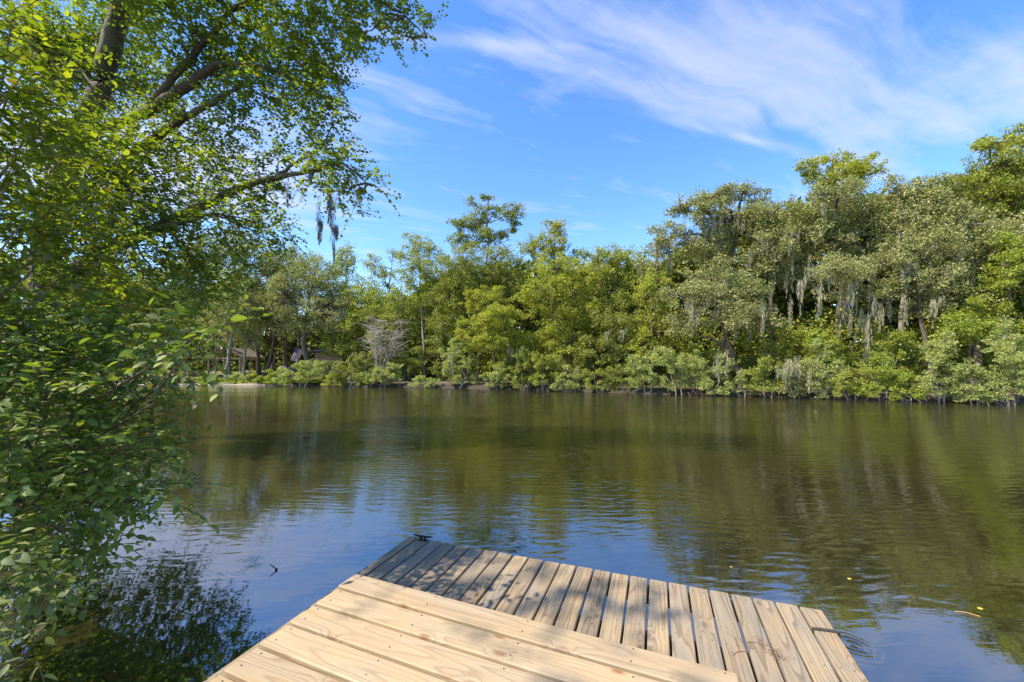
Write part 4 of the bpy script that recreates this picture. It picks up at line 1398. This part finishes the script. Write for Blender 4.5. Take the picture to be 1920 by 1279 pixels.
# the big tree on the near bank
near_lobes = [
    (330, 40, 85, 9), (450, 55, 85, 9.2), (560, 45, 75, 8.6), (640, 30, 55, 8.4), (700, 20, 42, 8.2), (755, 35, 30, 8.0), (792, 50, 20, 7.9), (675, 70, 26, 8.1), (735, 75, 18, 8.0),
    (560, 125, 62, 8.8), (605, 185, 42, 8.6), (480, 165, 60, 9), (385, 130, 60, 9.6), (300, 150, 60, 10.2), (250, 40, 60, 11.2), (130, 120, 80, 11.4),
    (560, 225, 42, 8.8), (620, 225, 30, 8.5), (610, 145, 40, 8.6), (640, 300, 40, 8.4), (685, 345, 26, 8.3), (630, 365, 26, 8.4), (580, 330, 34, 8.6), (660, 400, 16, 8.4), (712, 352, 12, 8.3), (600, 285, 34, 8.6),
    (430, 225, 48, 9.2), (340, 255, 66, 9.6), (250, 280, 75, 9.2), (400, 315, 62, 9.2), (480, 350, 50, 9), (300, 365, 75, 9.4), (430, 410, 66, 9), (505, 430, 42, 8.8), (345, 455, 70, 9.2),
    (250, 470, 70, 9), (380, 530, 60, 9.3), (300, 580, 60, 9.4), (160, 300, 90, 9.5), (150, 420, 90, 9), (150, 550, 85, 8.8), (530, 465, 22, 8.9), (440, 490, 40, 9.0), (240, 380, 70, 9.4),
    (60, 90, 80, 10.6), (50, 250, 80, 8), (40, 400, 80, 8), (240, 170, 50, 11.2), (520, 300, 30, 9.0), (455, 130, 40, 9.5), (330, 620, 36, 9.0)]
near_limbs = [
    ([(57, 800, 10), (70, 620, 10), (98, 400, 10), (150, 250, 9.9), (188, 170, 9.8), (215, 60, 9.6), (245, -60, 9.4), (300, -220, 9.2)], [0.36, 0.30, 0.26, 0.23, 0.215, 0.20, 0.17, 0.13]),
    ([(150, 250, 9.9), (200, 240, 9.7), (268, 215, 9.5), (320, 150, 9.3), (385, 80, 9.2), (430, 20, 9)], [0.11, 0.105, 0.095, 0.085, 0.065, 0.045]),
    ([(268, 215, 9.5), (330, 175, 9.3), (375, 142, 9.2), (400, 125, 9.1), (440, 117, 9), (520, 130, 8.8), (580, 170, 8.6)], [0.12, 0.11, 0.10, 0.085, 0.06, 0.04, 0.02]),
    ([(98, 400, 10), (200, 330, 9.8), (305, 245, 9.5), (360, 215, 9.3), (403, 190, 9.2), (450, 162, 9.0)], [0.13, 0.12, 0.09, 0.075, 0.06, 0.03]),
    ([(80, 560, 10), (200, 470, 9.8), (300, 425, 9.5), (381, 385, 9.2), (450, 350, 9), (520, 331, 8.8), (585, 322, 8.6), (640, 300, 8.4), (690, 345, 8.3)], [0.16, 0.14, 0.12, 0.09, 0.075, 0.06, 0.04, 0.025, 0.01]),
    ([(85, 540, 10), (180, 470, 9.4), (256, 440, 9.2), (310, 424, 9.1), (400, 400, 9)], [0.12, 0.10, 0.08, 0.06, 0.03]),
    ([(520, 331, 8.8), (560, 300, 8.7), (600, 285, 8.6), (625, 230, 8.5)], [0.04, 0.03, 0.02, 0.01]),
    ([(430, 20, 9), (560, -40, 8.7), (680, -20, 8.3), (760, 30, 8.0), (800, 70, 7.9)], [0.06, 0.05, 0.04, 0.02, 0.008]),
]
tr, tb = spray_plant('riverbank_tree', 'large overhanging tree on the near bank with lobed leaves and a dark leaning trunk', 'tree',
                     (P(57, 800, 10)[0], 10, 0.2), near_lobes, 'near', 0.11, lai=3.1, full=False, limbs=near_limbs, limb_mat='barkm', tw=0.5, seed=21,
                     extra_limb_r=0.028, hub=P(150, 300, 9.9), wid=1.25,
                     world_lobes=[((-9, 8.5, 11.5), 1.6, .8), ((-6, 8, 12), 1.6, .8), ((-11, 7, 9), 1.5, .8), ((-3.5, 7.5, 11.2), 1.2, .8), ((-12, 11, 11), 1.8, .8)] + [(tuple(G(px, py, zz) + np.array(sd) * 13.0), rr, 0.9) for (px, py, zz, rr) in SHADE])
for k, (px, y0, y1, w) in enumerate([(625, 360, 482, 7), (617, 350, 425, 9), (597, 372, 452, 5), (598, 405, 452, 9), (580, 290, 340, 6), (538, 335, 385, 3), (615, 330, 400, 8)]):
    dep = 8.45
    p = P(px, y0, dep)
    o = obj('moss', MOSSD[0 if w < 8 else 1], tr, tuple(p - tb))
    o.scale = (w / F * dep / (0.12 if w < 8 else 0.2) * 0.7, 0.5, (y1 - y0) / F * dep)
    o['kind'] = 'stuff'

# young tree at the left edge: bright broad leaves, top-left of the picture
spray_plant('young_broadleaf_tree', 'young tree at the top left edge with broad sunlit yellow-green leaves', 'tree', (-4.9, 2.7, 0.35),
            [(20, 50, 70, 2.8), (70, 100, 60, 3.1), (10, 180, 90, 2.7), (95, 190, 60, 3.2), (50, 300, 95, 2.9), (150, 270, 60, 3.5), (40, 420, 95, 2.9), (140, 400, 85, 3.4),
             (215, 370, 55, 3.8), (60, 530, 90, 3.1), (180, 500, 75, 3.6), (240, 450, 45, 4.0), (240, 280, 36, 3.9), (-60, 200, 120, 2.8), (-80, 420, 130, 3.0), (150, 590, 60, 3.5)],
            'sap', 0.085, lai=1.7, tw=0.36, seed=31, limb_mat='barkg', extra_limb_r=0.022, hub=(-4.6, 2.8, 1.6),
            world_lobes=[((-5.6, 2.6, 4.8), 0.8, .6), ((-5.9, 1.5, 4.6), 0.8, .6), ((-6.5, 2.2, 5.2), 0.9, .6), ((-5.4, 1.0, 4.0), 0.7, .6), ((-6.8, 1.2, 4.6), 0.9, .6), ((-5.0, 1.6, 3.6), 0.5, .5)])  # unseen leaf clumps left of the frame, added to shade the shrub
# the waterside shrub
spray_plant('waterside_shrub', 'dense waterside shrub with oval leaves leaning over the water at the left', 'shrub', (-4.9, 3.6, 0.3),
            [(40, 640, 100, 2.9), (150, 625, 80, 3.1), (250, 635, 62, 3.3), (320, 630, 48, 2.7), (370, 625, 34, 2.5), (405, 622, 20, 2.4), (335, 680, 36, 2.8), (90, 740, 110, 2.7), (215, 730, 80, 3.0), (300, 720, 46, 3.2),
             (50, 860, 110, 2.5), (170, 840, 85, 2.7), (270, 820, 50, 3.0), (80, 970, 90, 2.5), (190, 930, 60, 2.7), (290, 905, 32, 2.8), (325, 940, 14, 2.8), (170, 1020, 44, 2.6), (215, 1000, 22, 2.6), (60, 1060, 70, 2.4),
             (120, 700, 140, 4.2), (150, 840, 130, 4.0), (120, 980, 110, 3.7), (240, 900, 70, 3.8), (60, 1080, 90, 3.4), (-80, 700, 150, 2.8), (-90, 950, 150, 2.6), (310, 850, 30, 3.3), (330, 800, 22, 3.3)],
            'shrub', 0.092, lai=2.5, tw=0.34, seed=41, limb_mat='twig', extra_limb_r=0.016, hub=(-4.3, 3.4, 0.9))
spray_plant('low_bush', 'small blue-green leafy bush in the bottom left corner above dark water', 'bush', (-3.2, 1.4, 0.3),
            [(25, 1120, 50, 1.75), (75, 1150, 28, 1.8), (10, 1050, 44, 1.8), (60, 1235, 24, 1.6), (20, 1270, 30, 1.55), (-60, 1150, 80, 1.7), (95, 1110, 16, 1.85)],
            'blue', 0.066, lai=1.7, tw=0.2, seed=51, limb_mat='twig', extra_limb_r=0.008)

def near_thicket():
    """bushes of the near bank, mostly outside the frame on the left"""
    r = np.random.default_rng(90)
    C, Q = [], []
    while len(C) < 1100:
        y = r.uniform(-9, 13)
        xs = np.interp(y, [-9, -2.4, -0.2, 2.5, 5, 8, 11, 14], [1.0, -2.6, -4.8, -6.0, -8.3, -11.2, -13.6, -19])
        x = xs - 0.3 - abs(r.normal()) * 3.0
        if y > 0 and x / y > -1.36:
            continue
        if y <= 0 and x > -4.2:
            continue
        h = 3.6 * (0.6 + 0.4 * math.sin(x * 1.1 + y * 0.8))
        C.append((x, y, 0.4 + h * r.random())); Q.append(r.uniform(0.3, 0.6))
    v, f = clump_leaves(np.array(C), np.array(Q), 22, 0.12, r)
    o = obj('bank_thicket', mesh_np('bank_thicket', v, f, M['dark']))
    tag(o, 'dense thicket on the near bank at the far left behind the waterside shrub', 'undergrowth', None, 'stuff')


near_thicket()

# ------------------------------------------------------------------ the docks
ZL, ZU = H - 1.78, H - 1.50


def board_mesh(name, L, w, th, seed, mat):
    r = np.random.default_rng(seed)
    b = 0.006
    hy, hz = w / 2, th / 2
    ring = [(-hy + b, -hz), (hy - b, -hz), (hy, -hz + b), (hy, hz - b), (hy - b, hz), (-hy + b, hz), (-hy, hz - b), (-hy, -hz + b)]
    xs = [-L / 2, -L / 2 + 0.004, -L / 6, L / 6, L / 2 - 0.004, L / 2]
    vs, fs = [], []
    for k, x in enumerate(xs):
        e = k in (0, 5)
        oy, oz = r.normal() * 0.0012, r.normal() * 0.0008
        for (y, z) in ring:
            sc = 0.955 if e else 1.0
            vs.append((x, y * (1 - 0.03 * e) + oy, z * sc + oz))
    for i in range(5):
        for j in range(8):
            a, c = i * 8 + j, i * 8 + (j + 1) % 8
            fs.append((a, a + 8, c + 8, c))
    fs.append(tuple(range(8))); fs.append(tuple(range(47, 39, -1)))
    me = bpy.data.meshes.new(name)
    me.from_pydata(vs, [], fs)
    me.materials.append(M[mat])
    me.update()
    return me


def docks():
    # lower dock
    FL, FR = G(768, 1005, ZL), G(1543, 1144, ZL)
    u = unit(FR - FL)
    W0 = np.linalg.norm(FR - FL)
    w = np.array([u[1], -u[0], 0])          # towards the camera
    ang = math.atan2(w[1], w[0])
    root = empty('lower_dock', tuple(FL))
    tag(root, 'low weathered grey-tan plank dock just above the water, planks end-on to the river', 'dock')
    edges = [0, 0.098]
    pitch = (W0 - 0.098) / 23
    for i in range(23): edges.append(0.098 + pitch * (i + 1))
    r = np.random.default_rng(8)
    scr = MB()
    for i in range(24):
        a, b = edges[i], edges[i + 1]
        wd = (b - a) - 0.0145
        L = 2.44
        me = board_mesh('plank', L, wd, 0.036, 100 + i, 'old')
        c = u * ((a + b) / 2) + w * (L / 2 + r.uniform(-0.004, 0.006)) + np.array([0, 0, -0.018 + r.uniform(-0.0015, 0.0015)])
        o = obj('plank', me, root, tuple(c))
        o.rotation_euler = (r.uniform(-0.004, 0.004), 0, ang + r.uniform(-0.0015, 0.0015))
        for d in (0.055, 0.62, 1.2):
            for s in (0.25, 0.75):
                q = u * (a + wd * s) + w * (d + r.uniform(-0.008, 0.008))
                scr.tube([(q[0], q[1], 0.0006), (q[0], q[1], 0.0022)], 0.004, 6)
    o = scr.build('screws', M['screw'], root); o['kind'] = 'stuff'
    for d in (0.04, 0.62, 1.2, 1.8, 2.4):
        m = MB(); m.box((0, 0, 0), (W0 - 0.04, 0.04, 0.14), rz=math.atan2(u[1], u[0]), bev=0.004)
        c = u * (W0 / 2) + w * d + np.array([0, 0, -0.036 - 0.072])
        m.build('joist', M['old'], root, tuple(c))
    for e in (0.022, W0 - 0.022):
        m = MB(); m.box((0, 0, 0), (2.30, 0.036, 0.14), rz=ang, bev=0.004)
        c = u * e + w * 1.22 + np.array([0, 0, -0.036 - 0.075])
        m.build('side_joist', M['old'], root, tuple(c))
    for (a, d) in ((0.5, 0.9), (W0 - 0.5, 0.9), (0.5, 1.9), (W0 - 0.5, 1.9)):
        m = MB(); m.tube([(0, 0, -0.9), (0, 0, 0)], 0.085, 12)
        c = u * a + w * (d + 0.02) + np.array([0, 0, -0.04])
        m.build('pile', M['bark'], root, tuple(c))

    # upper deck
    UL, UR = G(669.7, 1073.1, ZU), G(1378, 1258, ZU)
    LE = G(416.6, 1259.7, ZU)
    u2 = unit(UR - UL); w2 = np.array([u2[1], -u2[0], 0])
    Lb = np.linalg.norm(UR - UL)
    dl = LE - UL
    sk = np.dot(dl, u2) / np.dot(dl, w2)
    root2 = empty('upper_deck', tuple(UL))
    tag(root2, 'raised deck of fresh pale pine boards running crosswise in the foreground', 'deck')
    n2 = 27
    pit = np.dot(dl, w2) / 5.0
    # measured: five boards between the far corner and (416.6, 1259.7)
    a2 = math.atan2(u2[1], u2[0])
    scr = MB()
    for i in range(n2):
        off = pit * (i + 0.5) * 1.0
        wd = pit - 0.024
        sh = sk * off + r.uniform(-0.006, 0.006)
        me = board_mesh('board', Lb, wd, 0.038, 300 + i, 'new')
        c = u2 * (Lb / 2 + sh) + w2 * off + np.array([0, 0, -0.019 + r.uniform(-0.001, 0.001)])
        o = obj('board', me, root2, tuple(c))
        o.rotation_euler = (r.uniform(-0.003, 0.003), 0, a2 + r.uniform(-0.0015, 0.0015))
        for d in (0.06, 0.68, 1.3, 1.9, Lb - 0.06):
            for s in (0.22, 0.78):
                q = u2 * (d + sh + r.uniform(-0.01, 0.01)) + w2 * (pit * i + wd * s)
                scr.tube([(q[0], q[1], 0.0006), (q[0], q[1], 0.0022)], 0.0042, 6)
    o = scr.build('screws', M['screw'], root2); o['kind'] = 'stuff'
    tot = pit * n2
    angL = math.atan2((w2 + u2 * sk)[1], (w2 + u2 * sk)[0])
    for k, e in enumerate((0.012, 0.6, 1.2, 1.8, Lb - 0.05)):
        m = MB(); m.box((0, 0, 0), (tot * 1.0 - 0.06, 0.038, 0.18), rz=angL, bev=0.004)
        c = u2 * (e + sk * tot / 2) + w2 * (tot / 2) + np.array([0, 0, -0.038 - 0.093])
        m.build('joist', M['old' if k == 0 else 'new'], root2, tuple(c))
    m = MB(); m.box((0, 0, 0), (Lb - 0.06, 0.036, 0.17), rz=a2, bev=0.004)
    m.build('front_joist', M['old'], root2, tuple(u2 * (Lb / 2) + w2 * 0.05 + np.array([0, 0, -0.038 - 0.09])))
    for (a, d) in ((0.3, 2.6), (Lb - 0.3, 2.6), (0.3, 4.4), (Lb - 0.3, 4.4)):
        m = MB(); m.tube([(0, 0, -1.1), (0, 0, 0)], 0.09, 12)
        m.build('pile', M['bark'], root2, tuple(u2 * (a + sk * d) + w2 * d + np.array([0, 0, -0.05])))
    return FL, u, w, ang, W0


FL, U, WV, ANG, W0 = docks()


def cleat():
    # black dock cleat near the far left corner of the lower dock
    c = G(793, 1013, ZL)
    base = Vector((c[0], c[1], ZL))
    root = empty('dock_cleat', tuple(base), math.atan2(U[1], U[0]) + 0.05)
    tag(root, 'black metal dock cleat at the far left corner of the low dock', 'cleat')
    m = MB(); m.box((0, 0, 0.004), (0.095, 0.042, 0.008), bev=0.003); m.build('base_plate', M['black'], root)
    for s in (-0.024, 0.024):
        m = MB(); m.tube([(s, 0, 0.006), (s * 0.9, 0, 0.034)], [0.013, 0.010], 8); m.build('leg', M['black'], root)
    m = MB(); m.tube([(-0.105, 0, 0.046), (-0.07, 0, 0.041), (-0.03, 0, 0.037), (0.03, 0, 0.037), (0.07, 0, 0.041), (0.105, 0, 0.046)], [0.006, 0.009, 0.012, 0.012, 0.009, 0.006], 8)
    m.build('horn', M['black'], root, smooth=True)


def strap():
    a = G(1524, 1180, ZL); b = G(1571, 1186, ZL)
    a[2] = b[2] = ZL
    d = unit(b - a); n = np.array([-d[1], d[0], 0])
    m = MB()
    L = np.linalg.norm(b - a)
    path = [(-0.004, -0.12), (-0.004, -0.02), (0.0, 0.004), (L * 0.3, 0.006), (L * 0.6, 0.005), (L, 0.004), (L + 0.006, -0.004), (L + 0.007, -0.13)]
    vs = []
    for (s, z) in path:
        for hw, dz in ((-0.013, 0), (0.013, 0), (0.013, 0.004), (-0.013, 0.004)):
            nx = -1 if (s < 0.0) else (1 if s > L else 0)
            off = (dz if nx == 0 else 0)
            q = d * (s + (dz * nx if nx else 0)) + n * hw
            vs.append((q[0], q[1], z + off))
    fs = [(0, 1, 2, 3), (31, 30, 29, 28)]
    for i in range(7):
        for j in range(4):
            fs.append((i * 4 + j, i * 4 + (j + 1) % 4, (i + 1) * 4 + (j + 1) % 4, (i + 1) * 4 + j))
    m.add(vs, fs)
    o = m.build('tie_strap', M['strap'], None, tuple(a))
    tag(o, 'dark webbing strap looped over the outermost plank at the right corner of the low dock', 'strap')


def debris():
    r = np.random.default_rng(17)
    # dry reddish needles caught between planks near the right side
    for (px, py, n, s, lab, name) in ((1448, 1222, 34, 0.055, 'clump of reddish dry needles caught in a gap of the low dock', 'needle_clump'),
                                      (1120, 1088, 12, 0.03, 'little dry sprig on the shaded planks left of centre', 'dry_sprig')):
        c = G(px, py, ZL + 0.004)
        m = MB()
        for _ in range(n):
            a = r.uniform(0, math.pi * 2)
            p0 = Vector((r.normal() * s * 0.4, r.normal() * s * 0.8, 0.003 + r.random() * 0.01))
            p1 = p0 + Vector((math.cos(a), math.sin(a), 0)) * r.uniform(0.02, 0.06) + Vector((0, 0, r.uniform(-0.003, 0.012)))
            m.tube([p0, (p0 + p1) / 2 + Vector((0, 0, 0.004)), p1], 0.0011, 3)
        o = m.build(name, M['browny'], None, tuple(c)); tag(o, lab, 'debris')
    # long thin bent twigs lying on planks
    for (px, py, px2, py2, lab) in ((1375, 1229, 1398, 1222, 'thin curved twig lying on a pale plank right of the upper deck corner'),
                                    (1400, 1205, 1440, 1212, 'longer thin twig lying beside the reddish needles'),
                                    (1018, 1152, 1040, 1166, 'purplish curved twig close to the upper deck edge')):
        a, b = G(px, py, ZL + 0.003), G(px2, py2, ZL + 0.003)
        mid = (a + b) / 2 + np.array([-(b - a)[1], (b - a)[0], 0]) * 0.3
        t = np.linspace(0, 1, 7)[:, None]
        c = (1 - t) ** 2 * a + 2 * t * (1 - t) * mid + t ** 2 * b
        m = MB(); m.tube([tuple(q - a) for q in c], 0.0014, 4)
        o = m.build('twig', M['browny'], None, tuple(a)); tag(o, lab, 'twig')
    # floating leaves and reed
    fl = [(1590, 1086, 'single yellow leaf floating right of centre on the brown reflection', 0.022), (1835, 1142, 'yellow-orange leaf floating near the right edge by the reed', 0.024),
          (1371, 1064, 'tiny pale leaf floating beyond the low dock', 0.014)]
    for (px, py, lab, s) in fl:
        c = G(px, py, 0.003)
        v = FULL * s * 2; v[:, 1] *= 1.3; v[:, 2] = 0.0 + np.abs(FULL[:, 1]) * s * 0.3
        o = obj('floating_leaf', mesh_np('floating_leaf', v, FULL_F, M['leafy'], True), None, tuple(c))
        o.rotation_euler = (0, 0, px)
        tag(o, lab, 'leaf')
    a, b = G(1790, 1146, 0.004), G(1838, 1156, 0.004)
    m = MB(); m.tube([(0, 0, 0), tuple((b - a) * 0.5 + np.array([0, 0.01, 0.006])), tuple(b - a)], 0.003, 5)
    o = m.build('floating_reed', M['straw'], None, tuple(a)); tag(o, 'thin straw-coloured reed floating near the right edge', 'reed')
    # the dark forked stick poking out of the ringed water
    c = G(518, 1069, 0.0)
    e = P(504, 1057, c[1] - 0.01) - c
    m = MB()
    m.tube([(0, 0, -0.03), (0, 0, 0.012), (0.004, 0, 0.02)], [0.011, 0.013, 0.006], 7)
    m.tube([(0, 0, 0.01), tuple(e * 0.5 + np.array([0.004, 0, 0.004])), tuple(e)], [0.006, 0.005, 0.002], 6)
    o = m.build('stick', M['black'], None, tuple(c)); tag(o, 'black stick poking out of the water beside the ripple rings', 'stick')


cleat(); strap(); debris()
